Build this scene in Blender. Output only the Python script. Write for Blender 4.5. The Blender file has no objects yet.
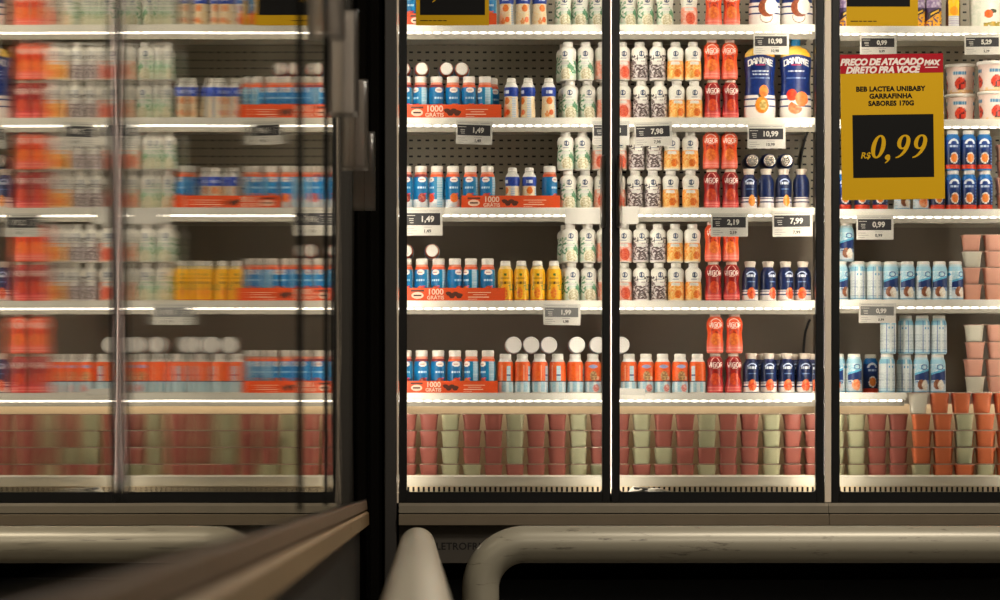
import bpy, bmesh, math, random
from mathutils import Vector, Matrix
random.seed(7)
PI = math.pi
SC = bpy.context.scene
COL = SC.collection

# ------------------------------------------------------------------ camera model
k, D0, XV, YV, ZC = 0.003, 10.7, 425.0, 482.0, 0.5
def X(px, Y): return (px - XV) * k * Y / D0
def Z(py, Y): return ZC - (py - YV) * k * Y / D0
YDOOR, YSH, YPR = 10.70, 10.86, 10.905        # door face, shelf front, product fronts
U = k * 10.91 / D0                             # metres per photo pixel on the shelves

# ------------------------------------------------------------------ materials
def lin(c):
    return tuple((v / 12.92 if v <= 0.04045 else ((v + 0.055) / 1.055) ** 2.4) for v in (x / 255.0 for x in c))
def new_mat(name):
    m = bpy.data.materials.new(name); m.use_nodes = True
    nt = m.node_tree
    return m, nt, nt.nodes['Principled BSDF'], nt.nodes['Material Output']
def N(nt, t, **kw):
    n = nt.nodes.new(t)
    for a, v in kw.items(): setattr(n, a, v)
    return n
def mat(name, rgb, rough=0.5, metal=0.0, spec=0.5, var=0.0, scale=20.0):
    m, nt, b, o = new_mat(name)
    c = lin(rgb)
    b.inputs['Base Color'].default_value = (*c, 1)
    b.inputs['Roughness'].default_value = rough
    b.inputs['Metallic'].default_value = metal
    b.inputs['Specular IOR Level'].default_value = spec
    if var:
        tc = N(nt, 'ShaderNodeTexCoord'); nz = N(nt, 'ShaderNodeTexNoise')
        nz.inputs['Scale'].default_value = scale; nz.inputs['Detail'].default_value = 4
        rp = N(nt, 'ShaderNodeMapRange')
        rp.inputs['To Min'].default_value = 1 - var; rp.inputs['To Max'].default_value = 1 + var
        mx = N(nt, 'ShaderNodeVectorMath', operation='SCALE'); mx.inputs[0].default_value = c
        nt.links.new(tc.outputs['Object'], nz.inputs['Vector'])
        nt.links.new(nz.outputs['Fac'], rp.inputs['Value'])
        nt.links.new(rp.outputs['Result'], mx.inputs['Scale'])
        nt.links.new(mx.outputs['Vector'], b.inputs['Base Color'])
    return m
def mat_paint(name, rough=0.32, spec=0.45):
    m, nt, b, o = new_mat(name)
    a = N(nt, 'ShaderNodeAttribute', attribute_name='Col')
    nt.links.new(a.outputs['Color'], b.inputs['Base Color'])
    b.inputs['Roughness'].default_value = rough
    b.inputs['Specular IOR Level'].default_value = spec
    return m
def mat_emit(name, rgb, strength, dots=None, low=0.5):
    m, nt, b, o = new_mat(name)
    nt.nodes.remove(b)
    e = N(nt, 'ShaderNodeEmission'); e.inputs['Color'].default_value = (*rgb, 1); e.inputs['Strength'].default_value = strength
    if dots:
        tc = N(nt, 'ShaderNodeTexCoord'); sp = N(nt, 'ShaderNodeSeparateXYZ')
        nt.links.new(tc.outputs['Object'], sp.inputs[0])
        m1 = N(nt, 'ShaderNodeMath', operation='MULTIPLY'); m1.inputs[1].default_value = 2 * PI / dots
        nt.links.new(sp.outputs['X'], m1.inputs[0])
        s = N(nt, 'ShaderNodeMath', operation='SINE'); nt.links.new(m1.outputs[0], s.inputs[0])
        mr = N(nt, 'ShaderNodeMapRange'); mr.inputs['From Min'].default_value = -1
        mr.inputs['To Min'].default_value = strength * low; mr.inputs['To Max'].default_value = strength * (2 - low)
        nt.links.new(s.outputs[0], mr.inputs['Value']); nt.links.new(mr.outputs['Result'], e.inputs['Strength'])
    nt.links.new(e.outputs[0], o.inputs['Surface'])
    return m

M = {}
M['paint'] = mat_paint('printed_plastic')
M['paint_matte'] = mat_paint('printed_card', 0.55, 0.3)
M['white_plastic'] = mat('white_plastic', (238, 232, 220), 0.4)
M['cap_white'] = mat('cap_white', (240, 234, 224), 0.45)
M['cap_beige'] = mat('cap_beige', (214, 200, 184), 0.4)
M['cap_pink'] = mat('cap_pink', (244, 206, 194), 0.4)
M['cap_blue'] = mat('cap_blue', (10, 110, 165), 0.35)
M['foil'] = mat('foil', (205, 196, 186), 0.25, 0.8)
M['shelf_white'] = mat('shelf_white', (234, 228, 214), 0.45, var=0.05)
M['liner_white'] = mat('liner_white', (215, 210, 196), 0.5, var=0.06, scale=8)
M['deck_grey'] = mat('deck_grey', (190, 184, 168), 0.5, var=0.08, scale=14)
M['deck_beige'] = mat('deck_beige', (206, 186, 154), 0.6)
M['liner_dark'] = mat('liner_dark', (138, 127, 113), 0.6, var=0.06, scale=6)
M['black_frame'] = mat('black_frame', (13, 12, 11), 0.35, spec=0.35)
M['black_gloss'] = mat('black_gloss', (20, 18, 16), 0.18, spec=0.5)
M['dark_post'] = mat('dark_post', (40, 36, 31), 0.45)
M['alu'] = mat('aluminium_trim', (222, 206, 184), 0.35, 0.0, var=0.06)
M['beam_grey'] = mat('beam_grey', (142, 136, 122), 0.5)
M['sill_warm_lit'] = mat('sill_warm_lit', (128, 103, 68), 0.45, 0.3, var=0.12, scale=9)  # side row trim: warm light on the lower band is put into its colour
M['mullion'] = mat('mullion_bar', (84, 62, 56), 0.5)
M['sill_metal'] = mat('sill_metal', (138, 129, 112), 0.4, 0.35, var=0.12, scale=14)
M['sill_brown'] = mat('sill_brown', (104, 81, 57), 0.45, 0.3, var=0.15, scale=9)
M['kick'] = mat('kick_panel', (112, 104, 92), 0.5)
M['kick_text'] = mat('kick_lettering', (14, 12, 10), 0.5)
M['void'] = mat('plinth_black', (8, 8, 8), 0.8)
M['floor'] = mat('floor_tile', (90, 86, 80), 0.4, var=0.1, scale=3)
M['wall'] = mat('wall_paint', (96, 92, 86), 0.8, var=0.04)
M['card'] = mat('tag_card', (208, 203, 192), 0.5)
M['ink'] = mat('tag_ink', (38, 36, 38), 0.5)
M['ink_grey'] = mat('tag_grey_ink', (112, 110, 108), 0.5)
M['sign_yellow'] = mat('sign_yellow', (206, 160, 0), 0.6, spec=.2)
M['sign_black'] = mat('sign_black', (8, 7, 6), 0.6, spec=.15)
M['sill_grey_brown'] = mat('sill_grey_brown', (116, 103, 84), 0.45, 0.3, var=0.12, scale=12)
M['sign_red'] = mat('sign_red', (168, 8, 28), 0.6, spec=.2)
M['sign_white'] = mat('sign_white', (240, 225, 215), 0.5)
M['tray_orange'] = mat('tray_orange', (232, 82, 22), 0.45)
M['tray_print'] = mat('tray_print', (250, 215, 190), 0.5)
M['tray_dark'] = mat('tray_dark_print', (84, 40, 26), 0.5)
M['cup_maroon'] = mat('cup_maroon', (190, 110, 96), 0.4, var=0.06, scale=30)
M['cup_green'] = mat('cup_green', (206, 204, 164), 0.4, var=0.05, scale=30)
M['cup_orange'] = mat('cup_orange', (236, 128, 80), 0.4, var=0.06, scale=30)
M['cup_salmon'] = mat('cup_salmon', (254, 190, 164), 0.4, var=0.04, scale=30)
M['cup_cream'] = mat('cup_cream', (250, 243, 222), 0.4)
for c_ in ('cup_maroon', 'cup_green', 'cup_orange', 'cup_salmon', 'cup_cream'):
    nt_ = M[c_].node_tree; b_ = nt_.nodes['Principled BSDF']; o_ = nt_.nodes['Material Output']
    t_ = N(nt_, 'ShaderNodeBsdfTranslucent')
    if b_.inputs['Base Color'].is_linked: nt_.links.new(b_.inputs['Base Color'].links[0].from_socket, t_.inputs['Color'])
    else: t_.inputs['Color'].default_value = b_.inputs['Base Color'].default_value
    x_ = N(nt_, 'ShaderNodeMixShader'); x_.inputs[0].default_value = .3
    nt_.links.new(b_.outputs[0], x_.inputs[1]); nt_.links.new(t_.outputs[0], x_.inputs[2]); nt_.links.new(x_.outputs[0], o_.inputs['Surface'])
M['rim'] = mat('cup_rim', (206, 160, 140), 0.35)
M['rim_dark'] = mat('cup_rim_dark', (150, 120, 100), 0.35)  # darker rim colour for the maroon and green cups
M['cable'] = mat('cable', (22, 22, 24), 0.5)
M['paper'] = mat('paper', (226, 218, 204), 0.6, var=0.08, scale=60)
M['led'] = mat_emit('led_strip', (1.0, 0.92, 0.82), 4.0, dots=0.028, low=0.25)
M['led_deck'] = mat_emit('led_deck', (1.0, 0.86, 0.70), 5.6)
M['led_v'] = mat_emit('led_mullion', (1.0, 0.92, 0.80), 29.0)

def back_mat():
    m, nt, b, o = new_mat('perforated_panel')
    tc = N(nt, 'ShaderNodeTexCoord'); sp = N(nt, 'ShaderNodeSeparateXYZ')
    nt.links.new(tc.outputs['Object'], sp.inputs[0])
    def cell(sock, pitch, half):
        a = N(nt, 'ShaderNodeMath', operation='MULTIPLY'); a.inputs[1].default_value = 1 / pitch
        nt.links.new(sock, a.inputs[0])
        f = N(nt, 'ShaderNodeMath', operation='FRACT'); nt.links.new(a.outputs[0], f.inputs[0])
        s = N(nt, 'ShaderNodeMath', operation='SUBTRACT'); s.inputs[1].default_value = 0.5; nt.links.new(f.outputs[0], s.inputs[0])
        ab = N(nt, 'ShaderNodeMath', operation='ABSOLUTE'); nt.links.new(s.outputs[0], ab.inputs[0])
        l = N(nt, 'ShaderNodeMath', operation='LESS_THAN'); l.inputs[1].default_value = half; nt.links.new(ab.outputs[0], l.inputs[0])
        return l.outputs[0]
    cx = cell(sp.outputs['X'], 0.0258, 0.23); cz = cell(sp.outputs['Z'], 0.0252, 0.11)
    mu = N(nt, 'ShaderNodeMath', operation='MULTIPLY'); nt.links.new(cx, mu.inputs[0]); nt.links.new(cz, mu.inputs[1])
    mx = N(nt, 'ShaderNodeMix', data_type='RGBA')
    nt.links.new(mu.outputs[0], mx.inputs['Factor'])
    mx.inputs['A'].default_value = (*lin((166, 158, 140)), 1); mx.inputs['B'].default_value = (*lin((24, 22, 20)), 1)
    nt.links.new(mx.outputs['Result'], b.inputs['Base Color'])
    b.inputs['Roughness'].default_value = 0.4
    return m
M['perforated'] = back_mat()

def pipe_mat():
    m, nt, b, o = new_mat('scuffed_grey_pipe')
    tc = N(nt, 'ShaderNodeTexCoord')
    mp = N(nt, 'ShaderNodeMapping'); mp.inputs['Scale'].default_value = (9, 9, 60)
    nt.links.new(tc.outputs['Object'], mp.inputs['Vector'])
    nz = N(nt, 'ShaderNodeTexNoise'); nz.inputs['Scale'].default_value = 1.0; nz.inputs['Detail'].default_value = 8; nz.inputs['Roughness'].default_value = 0.7
    nt.links.new(mp.outputs[0], nz.inputs['Vector'])
    r = N(nt, 'ShaderNodeValToRGB')
    r.color_ramp.elements[0].position = 0.60; r.color_ramp.elements[0].color = (*lin((160, 153, 134)), 1)
    r.color_ramp.elements[1].position = 0.72; r.color_ramp.elements[1].color = (*lin((52, 42, 32)), 1)
    nt.links.new(nz.outputs['Fac'], r.inputs['Fac'])
    nt.links.new(r.outputs['Color'], b.inputs['Base Color'])
    b.inputs['Roughness'].default_value = 0.36
    b.inputs['Metallic'].default_value = 0.15
    return m
M['pipe'] = pipe_mat()

def clear_mat(name, tint, fac_gloss, diff=0.0, rough=0.08):
    m, nt, b, o = new_mat(name); nt.nodes.remove(b)
    t = N(nt, 'ShaderNodeBsdfTransparent'); t.inputs['Color'].default_value = (*tint, 1)
    g = N(nt, 'ShaderNodeBsdfGlossy'); g.inputs['Roughness'].default_value = rough
    mx = N(nt, 'ShaderNodeMixShader'); mx.inputs[0].default_value = fac_gloss
    nt.links.new(t.outputs[0], mx.inputs[1]); nt.links.new(g.outputs[0], mx.inputs[2])
    last = mx
    if diff:
        d = N(nt, 'ShaderNodeBsdfDiffuse'); d.inputs['Color'].default_value = (0.75, 0.68, 0.60, 1)
        m2 = N(nt, 'ShaderNodeMixShader'); m2.inputs[0].default_value = diff
        nt.links.new(mx.outputs[0], m2.inputs[1]); nt.links.new(d.outputs[0], m2.inputs[2]); last = m2
    nt.links.new(last.outputs[0], o.inputs['Surface'])
    return m
def acrylic_mat():
    m, nt, b, o = new_mat('clear_acrylic'); nt.nodes.remove(b)
    t = N(nt, 'ShaderNodeBsdfTransparent'); t.inputs['Color'].default_value = (0.93, 0.90, 0.87, 1)
    d = N(nt, 'ShaderNodeBsdfTranslucent'); d.inputs['Color'].default_value = (0.95, 0.88, 0.80, 1)
    g = N(nt, 'ShaderNodeBsdfGlossy'); g.inputs['Roughness'].default_value = .12
    f = N(nt, 'ShaderNodeLayerWeight'); f.inputs['Blend'].default_value = .35
    a = N(nt, 'ShaderNodeMixShader'); a.inputs[0].default_value = .42
    nt.links.new(t.outputs[0], a.inputs[1]); nt.links.new(d.outputs[0], a.inputs[2])
    c = N(nt, 'ShaderNodeMixShader'); nt.links.new(f.outputs['Fresnel'], c.inputs[0])
    nt.links.new(a.outputs[0], c.inputs[1]); nt.links.new(g.outputs[0], c.inputs[2])
    nt.links.new(c.outputs[0], o.inputs['Surface'])
    return m
M['acrylic'] = acrylic_mat()

def pane_mat():                                # the doors that are looked straight through
    m, nt, b, o = new_mat('clear_pane'); nt.nodes.remove(b)
    t = N(nt, 'ShaderNodeBsdfTransparent'); t.inputs['Color'].default_value = (0.97, 0.97, 0.955, 1)
    g = N(nt, 'ShaderNodeBsdfGlossy'); g.inputs['Roughness'].default_value = 0.0
    f = N(nt, 'ShaderNodeFresnel'); f.inputs['IOR'].default_value = 1.5
    mx = N(nt, 'ShaderNodeMixShader')
    nt.links.new(f.outputs[0], mx.inputs[0]); nt.links.new(t.outputs[0], mx.inputs[1]); nt.links.new(g.outputs[0], mx.inputs[2])
    nt.links.new(mx.outputs[0], o.inputs['Surface'])
    return m
M['pane'] = pane_mat()

def wavy_pane_mat():                           # multi-pane glass, slightly wavy along its width
    m, nt, b, o = new_mat('wavy_multi_pane'); nt.nodes.remove(b)
    geo = N(nt, 'ShaderNodeNewGeometry'); sp = N(nt, 'ShaderNodeSeparateXYZ')
    nt.links.new(geo.outputs['Position'], sp.inputs[0])
    def noise1(scale, off):
        c = N(nt, 'ShaderNodeCombineXYZ'); c.inputs['X'].default_value = off
        nt.links.new(sp.outputs['Y'], c.inputs['Y'])
        s = N(nt, 'ShaderNodeMath', operation='MULTIPLY'); s.inputs[1].default_value = 0.12
        nt.links.new(sp.outputs['Z'], s.inputs[0]); nt.links.new(s.outputs[0], c.inputs['Z'])
        n = N(nt, 'ShaderNodeTexNoise'); n.inputs['Scale'].default_value = scale; n.inputs['Detail'].default_value = 1
        nt.links.new(c.outputs[0], n.inputs['Vector'])
        q = N(nt, 'ShaderNodeMath', operation='SUBTRACT'); q.inputs[1].default_value = 0.5
        nt.links.new(n.outputs['Fac'], q.inputs[0])
        return q.outputs[0]
    def mul(a, bv):
        q = N(nt, 'ShaderNodeMath', operation='MULTIPLY'); nt.links.new(a, q.inputs[0])
        if isinstance(bv, float): q.inputs[1].default_value = bv
        else: nt.links.new(bv, q.inputs[1])
        return q.outputs[0]
    def add(a, bv):
        q = N(nt, 'ShaderNodeMath', operation='ADD'); nt.links.new(a, q.inputs[0]); nt.links.new(bv, q.inputs[1]); return q.outputs[0]
    ny = add(mul(noise1(14.0, 0.0), 0.0100), mul(noise1(1.3, 5.0), 0.0040))
    nz = add(mul(noise1(1.6, 11.0), 0.0016), mul(noise1(9.0, 17.0), 0.0007))
    cv = N(nt, 'ShaderNodeCombineXYZ'); nt.links.new(ny, cv.inputs['Y']); nt.links.new(nz, cv.inputs['Z'])
    ad = N(nt, 'ShaderNodeVectorMath', operation='ADD'); nt.links.new(geo.outputs['Normal'], ad.inputs[0]); nt.links.new(cv.outputs[0], ad.inputs[1])
    nm = N(nt, 'ShaderNodeVectorMath', operation='NORMALIZE'); nt.links.new(ad.outputs[0], nm.inputs[0])
    g = N(nt, 'ShaderNodeBsdfGlossy'); g.inputs['Roughness'].default_value = 0.0
    g.inputs['Color'].default_value = (0.97, 0.95, 0.90, 1)
    nt.links.new(nm.outputs[0], g.inputs['Normal'])
    t = N(nt, 'ShaderNodeBsdfTransparent'); t.inputs['Color'].default_value = (0.75, 0.75, 0.73, 1)
    f = N(nt, 'ShaderNodeFresnel'); f.inputs['IOR'].default_value = 1.55
    i1 = N(nt, 'ShaderNodeMath', operation='SUBTRACT'); i1.inputs[0].default_value = 1.0; nt.links.new(f.outputs[0], i1.inputs[1])
    pw = N(nt, 'ShaderNodeMath', operation='POWER'); pw.inputs[1].default_value = 4.0; nt.links.new(i1.outputs[0], pw.inputs[0])
    i2 = N(nt, 'ShaderNodeMath', operation='SUBTRACT'); i2.inputs[0].default_value = 1.0; nt.links.new(pw.outputs[0], i2.inputs[1])
    mx = N(nt, 'ShaderNodeMixShader')
    nt.links.new(i2.outputs[0], mx.inputs[0]); nt.links.new(t.outputs[0], mx.inputs[1]); nt.links.new(g.outputs[0], mx.inputs[2])
    nt.links.new(mx.outputs[0], o.inputs['Surface'])
    return m
M['wavy'] = wavy_pane_mat()

# ------------------------------------------------------------------ mesh helpers
def link(name, me, m, parent=None, loc=None):
    o = bpy.data.objects.new(name, me); COL.objects.link(o)
    for mm in (m if isinstance(m, (list, tuple)) else [m]):
        me.materials.append(mm)
    if parent: o.parent = parent
    if loc is not None: o.location = loc
    return o
def empty(name, loc=(0, 0, 0)):
    o = bpy.data.objects.new(name, None); COL.objects.link(o); o.location = loc; o.empty_display_size = 0.05
    return o
def tag(o, label=None, cat=None, group=None, kind=None):
    if label: o['label'] = label
    if cat: o['category'] = cat
    if group: o['group'] = group
    if kind: o['kind'] = kind
    return o
class MB:
    """collects shapes into one mesh"""
    def __init__(s): s.bm = bmesh.new(); s.mi = 0; s.off = Vector((0, 0, 0))
    def face(s, pts, smooth=False):
        f = s.bm.faces.new([s.bm.verts.new(Vector(p) - s.off) for p in pts]); f.material_index = s.mi; f.smooth = smooth; return f
    def box(s, x0, x1, y0, y1, z0, z1, bevel=0.0):
        x0, x1 = min(x0, x1), max(x0, x1); y0, y1 = min(y0, y1), max(y0, y1); z0, z1 = min(z0, z1), max(z0, z1)
        vs = [s.bm.verts.new(Vector(p) - s.off) for p in ((x0,y0,z0),(x1,y0,z0),(x1,y1,z0),(x0,y1,z0),(x0,y0,z1),(x1,y0,z1),(x1,y1,z1),(x0,y1,z1))]
        fs = [s.bm.faces.new([vs[i] for i in q]) for q in ((3,2,1,0),(4,5,6,7),(0,1,5,4),(1,2,6,5),(2,3,7,6),(3,0,4,7))]
        for f in fs: f.material_index = s.mi
        if bevel:
            es = list({e for f in fs for e in f.edges})
            r = bmesh.ops.bevel(s.bm, geom=es, offset=bevel, segments=2, affect='EDGES', profile=0.5)
            for f in r['faces']: f.material_index = s.mi
        return s
    def prism(s, prof, axis, a, b, smooth=False):
        """extrude a closed 2-D outline along an axis ('x': outline is y,z; 'y': outline is x,z)"""
        def P(p, t): return (t, p[0], p[1]) if axis == 'x' else (p[0], t, p[1])
        A = [s.bm.verts.new(Vector(P(p, a)) - s.off) for p in prof]; B = [s.bm.verts.new(Vector(P(p, b)) - s.off) for p in prof]
        n = len(prof); fs = []
        for i in range(n): fs.append(s.bm.faces.new((A[i], A[(i+1) % n], B[(i+1) % n], B[i])))
        for f in fs: f.smooth = smooth
        fs.append(s.bm.faces.new(A[::-1])); fs.append(s.bm.faces.new(B))
        for f in fs: f.material_index = s.mi
        return s
    def tube(s, pts, r, n=24, caps=True):
        pts = [Vector(p) - s.off for p in pts]; rings = []
        t0 = (pts[1] - pts[0]).normalized()
        up = Vector((0, 0, 1)) if abs(t0.z) < 0.9 else Vector((1, 0, 0))
        nrm = t0.cross(up).normalized()
        for i, p in enumerate(pts):
            t = ((pts[min(i+1, len(pts)-1)] - pts[max(i-1, 0)])).normalized()
            nrm = (nrm - t * nrm.dot(t)).normalized(); bn = t.cross(nrm)
            rr = r[i] if isinstance(r, (list, tuple)) else r
            rings.append([s.bm.verts.new(p + (nrm * math.cos(2*PI*j/n) + bn * math.sin(2*PI*j/n)) * rr) for j in range(n)])
        for i in range(len(rings)-1):
            for j in range(n):
                f = s.bm.faces.new((rings[i][j], rings[i][(j+1) % n], rings[i+1][(j+1) % n], rings[i+1][j])); f.smooth = True; f.material_index = s.mi
        if caps:
            for rg in (rings[0][::-1], rings[-1]):
                f = s.bm.faces.new(rg); f.material_index = s.mi
        return s
    def build(s, name, m, parent=None, loc=None):
        bmesh.ops.recalc_face_normals(s.bm, faces=s.bm.faces)
        me = bpy.data.meshes.new(name); s.bm.to_mesh(me); s.bm.free()
        return link(name, me, m, parent, loc)

def resample(prof, step):
    out = [prof[0]]
    for (r0, z0), (r1, z1) in zip(prof, prof[1:]):
        n = max(1, int(math.ceil(math.hypot(r1-r0, z1-z0) / step)))
        for i in range(1, n+1): out.append((r0 + (r1-r0)*i/n, z0 + (z1-z0)*i/n))
    return out
def smooth_prof(prof, step=1.0, it=2):
    p = resample(prof, step)
    for _ in range(it):
        p = [p[0]] + [((a[0]+2*b[0]+c[0])/4, (a[1]+2*b[1]+c[1])/4) for a, b, c in zip(p, p[1:], p[2:])] + [p[-1]]
    return p
def lathe_mesh(name, prof, segs, paint=None, ysc=1.0, bottom=True, top=True, ridges=0.0):
    """prof: (radius, z) in photo pixels from the foot up; paint(theta, z, x) -> sRGB, theta 0 towards the camera"""
    bm = bmesh.new(); rings = []; cols = []
    for r, z in prof:
        ring = []
        for j in range(segs):
            th = 2*PI*j/segs - PI
            rr = r * (1 - ridges * (j % 2))
            ring.append(bm.verts.new((rr*math.sin(th)*U, -rr*math.cos(th)*U*ysc, z*U)))
            if paint: cols.append(paint(th, z, rr*math.sin(th)))
        rings.append(ring)
    for a, b in zip(rings, rings[1:]):
        for j in range(segs):
            f = bm.faces.new((a[j], a[(j+1) % segs], b[(j+1) % segs], b[j])); f.smooth = True
    if bottom: bm.faces.new(rings[0][::-1])
    if top: bm.faces.new(rings[-1])
    me = bpy.data.meshes.new(name); bm.to_mesh(me); bm.free()
    if paint:
        at = me.color_attributes.new('Col', 'FLOAT_COLOR', 'POINT')
        flat = []
        for c in cols: flat.extend((*lin(c), 1.0))
        at.data.foreach_set('color', flat)
    return me

def text_mesh(txt, size, shear=0.0, bold=0.0, align='CENTER', depth=0.0004, spacing=1.0):
    cu = bpy.data.curves.new('txt', 'FONT'); cu.body = txt; cu.size = size; cu.shear = shear; cu.offset = bold
    cu.align_x = align; cu.align_y = 'CENTER'; cu.extrude = depth; cu.space_character = spacing; cu.resolution_u = 3
    o = bpy.data.objects.new('txt', cu); COL.objects.link(o)
    dg = bpy.context.evaluated_depsgraph_get()
    me = bpy.data.meshes.new_from_object(o.evaluated_get(dg), depsgraph=dg)
    bpy.data.objects.remove(o); bpy.data.curves.remove(cu)
    me.transform(Matrix.Rotation(PI/2, 4, 'X'))
    me.materials.clear()
    return me

# ------------------------------------------------------------------ tiny bitmap lettering for printed sleeves
FONT = {'V': ["10001","10001","10001","10001","01010","01010","00100"], 'I': ["1"]*7,
 'G': ["01111","10000","10000","10011","10001","10001","01111"], 'O': ["01110","10001","10001","10001","10001","10001","01110"],
 'R': ["11110","10001","10001","11110","10100","10010","10001"], 'D': ["11110","10001","10001","10001","10001","10001","11110"],
 'A': ["00100","01010","10001","10001","11111","10001","10001"], 'N': ["10001","11001","10101","10101","10011","10001","10001"],
 'E': ["11111","10000","10000","11110","10000","10000","11111"]}
def lettering(txt):
    rows = ['']*7
    for ch in txt:
        for i in range(7): rows[i] += FONT[ch][i] + '0'
    return [r[:-1] for r in rows]
VIGOR, DANONE = lettering('VIGOR'), lettering('DANONE')
def ink(rows, x, z, cx, cz, w, h, slack=0.12):
    n = len(rows[0]); fx = (x - cx) / w + 0.5; fz = 0.5 - (z - cz) / h
    if not (0 <= fx < 1 and 0 <= fz < 1): return False
    i, j = fz*7, fx*n
    for di in (-slack, slack):
        for dj in (-slack, slack):
            a, b = int(min(6.99, max(0, i+di))), int(min(n-0.01, max(0, j+dj)))
            if rows[a][b] == '1': return True
    return False
def hsh(a, b, s=0):
    v = math.sin(a*12.9898 + b*78.233 + s*37.719) * 43758.5453
    return v - math.floor(v)
def vnoise(x, y, s=0):
    xi, yi = math.floor(x), math.floor(y); fx, fy = x-xi, y-yi
    fx, fy = fx*fx*(3-2*fx), fy*fy*(3-2*fy)
    a, b, c, d = hsh(xi, yi, s), hsh(xi+1, yi, s), hsh(xi, yi+1, s), hsh(xi+1, yi+1, s)
    return (a*(1-fx)+b*fx)*(1-fy) + (c*(1-fx)+d*fx)*fy
def mixc(a, b, t): t = max(0, min(1, t)); return tuple(p*(1-t)+q*t for p, q in zip(a, b))
def ell(x, z, cx, cz, rx, rz): return ((x-cx)/rx)**2 + ((z-cz)/rz)**2
def lines(z, pitch, duty=0.4): return (z / pitch) % 1.0 < duty

# ------------------------------------------------------------------ printed designs (arc position a = theta * radius, height z, in pixels)
def design_white(kind):
    def f(th, z, x):
        a = th * 8.2; base = (240, 236, 224)
        if z > 19.5:
            e = ell(a, z, 0.6, 26.3, 2.5, 2.6)
            if 0.5 < e < 1.15 or (abs(a-0.4) < .5 and e < 1): return (44, 66, 104)
            if kind == 'green' and a < -4 and z < 25 and vnoise(a*.8, z*.7, 3) > .5: return (120, 170, 130)
            if kind == 'plum' and abs(a) > 3 and z < 25: return mixc(base, (64, 52, 58), (vnoise(a*.9, z*.9, 4) - .4)*5)
            if abs(a) < 3 and 21.4 < z < 22.4: return (150, 156, 168)
            return base
        n = vnoise(a*.55, z*.55, 7); n2 = vnoise(a*1.1, z*1.1, 9)
        if abs(a) < 4.5 and 15.5 < z < 18.6: return (240, 236, 226) if lines(z, 1.3, .6) else (190, 190, 186)
        if kind == 'green':
            if ell(a, z, 1.2, 6.5, 6.2, 6.2) < 1: return mixc((246, 240, 214), (176, 160, 110), max(0, n2*1.5-.5))
            if z > 7 and abs(a) > 3 and n > .38: return mixc((58, 128, 84), (150, 190, 150), n2)
            return mixc(base, (200, 220, 196), n)
        if kind == 'plum':
            if z < 2.4: return (226, 216, 214)
            n = vnoise(a*1.0, z*1.0, 7)*.6 + n2*.4
            if ell(a, z, .5, 8, 5.5, 6) < 1.2: n += .12
            return mixc((222, 212, 208), mixc((44, 36, 42), (104, 78, 72), n2), (n - .46)*6)
        if kind == 'orange':
            e = ell(a, z, 2.6, 7, 3.4, 4)
            if e < 1: return mixc((214, 84, 24), (246, 150, 40), n2)
            if ell(a, z, -3.4, 6, 3.5, 4) < 1: return mixc((252, 214, 130), (244, 160, 60), n2)
            if z < 3: return (248, 214, 160)
            return mixc((246, 140, 36), (252, 212, 140), vnoise(a*.8, z*.8, 21)*1.3 - .15)
        e = ell(a, z, 1.5, 8, 5, 6)                     # pink
        if e < 1: return mixc((216, 62, 40), (248, 130, 90), n2)
        return mixc((248, 148, 120), (244, 206, 188), n)
    return f
def design_vigor(red):
    def f(th, z, x):
        a = th * 8.0
        top, mid, low, pink = ((226, 66, 26), (238, 92, 34), (250, 140, 50), (246, 120, 104)) if not red else ((164, 18, 16), (138, 14, 16), (226, 92, 34), (226, 84, 84))
        if ink(VIGOR, a, z, 0.2, 28.2, 15.5, 5.0): return (255, 238, 226)
        if not red:
            e = ell(a, z, 0, 30.6, 5.4, 4.0)
            if z > 31.4 and .72 < e < 1.15: return (250, 214, 196)
        elif z > 31.5 and .7 < ell(a, z, 0, 30.0, 4.6, 6.5) < 1.05: return (240, 176, 160)
        n = vnoise(a*.6, z*.6, 2)
        if abs(a) < 2.6 and 24.3 < z < 25.2: return (244, 196, 180)
        if z < 7: return mixc(pink, (250, 170, 150), (1 if lines(z + .3, 2.6, .3) else 0) * .7)
        if ell(a, z, 0, 14, 5.5, 6.2) < 1: return mixc(low, (190, 40, 20), n*.9 if red else n*.5)
        if 19 < z < 24 and abs(a) < 5 and n > .4: return mixc(top, (120, 16, 10), .6)
        if z < 18: return mixc(mid, pink, (18 - z) / 16)
        return mixc(top, mid, n)
    return f
def design_blue(alt):
    fr = ((226, 62, 34), (240, 116, 40), (150, 50, 46))[alt]
    def f(th, z, x):
        a = th * 7.6; n = vnoise(a*.7, z*.7, alt)
        if z > 31.4: return (238, 96, 46) if alt != 2 else (140, 40, 44)
        if ell(a, z, 0.4, 28.8, 4.2, 2.7) < 1: return (196, 110, 104) if abs(z-28.7) < .5 and abs(a) < 2.4 else (248, 238, 230)
        if 7.6 < a < 13.4: return (196, 222, 232) if not lines(z, 1.7, .4) else (120, 186, 214)
        if abs(a) < 4.4 and 20.0 < z < 21.8 and (a*1.1) % 1 < .7: return (196, 226, 240)
        if abs(z - 14.5) < .7 and 2.2 < a < 5: return (226, 70, 110)
        if ell(a, z, 0.5, 10.5, 4.2, 4.6) < 1: return mixc(fr, (250, 190, 150), max(0, n-.5))
        if z < 9: return mixc((238, 236, 234), (196, 214, 226), n)
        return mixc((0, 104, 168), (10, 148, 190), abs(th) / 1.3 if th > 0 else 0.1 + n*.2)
    return f
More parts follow.
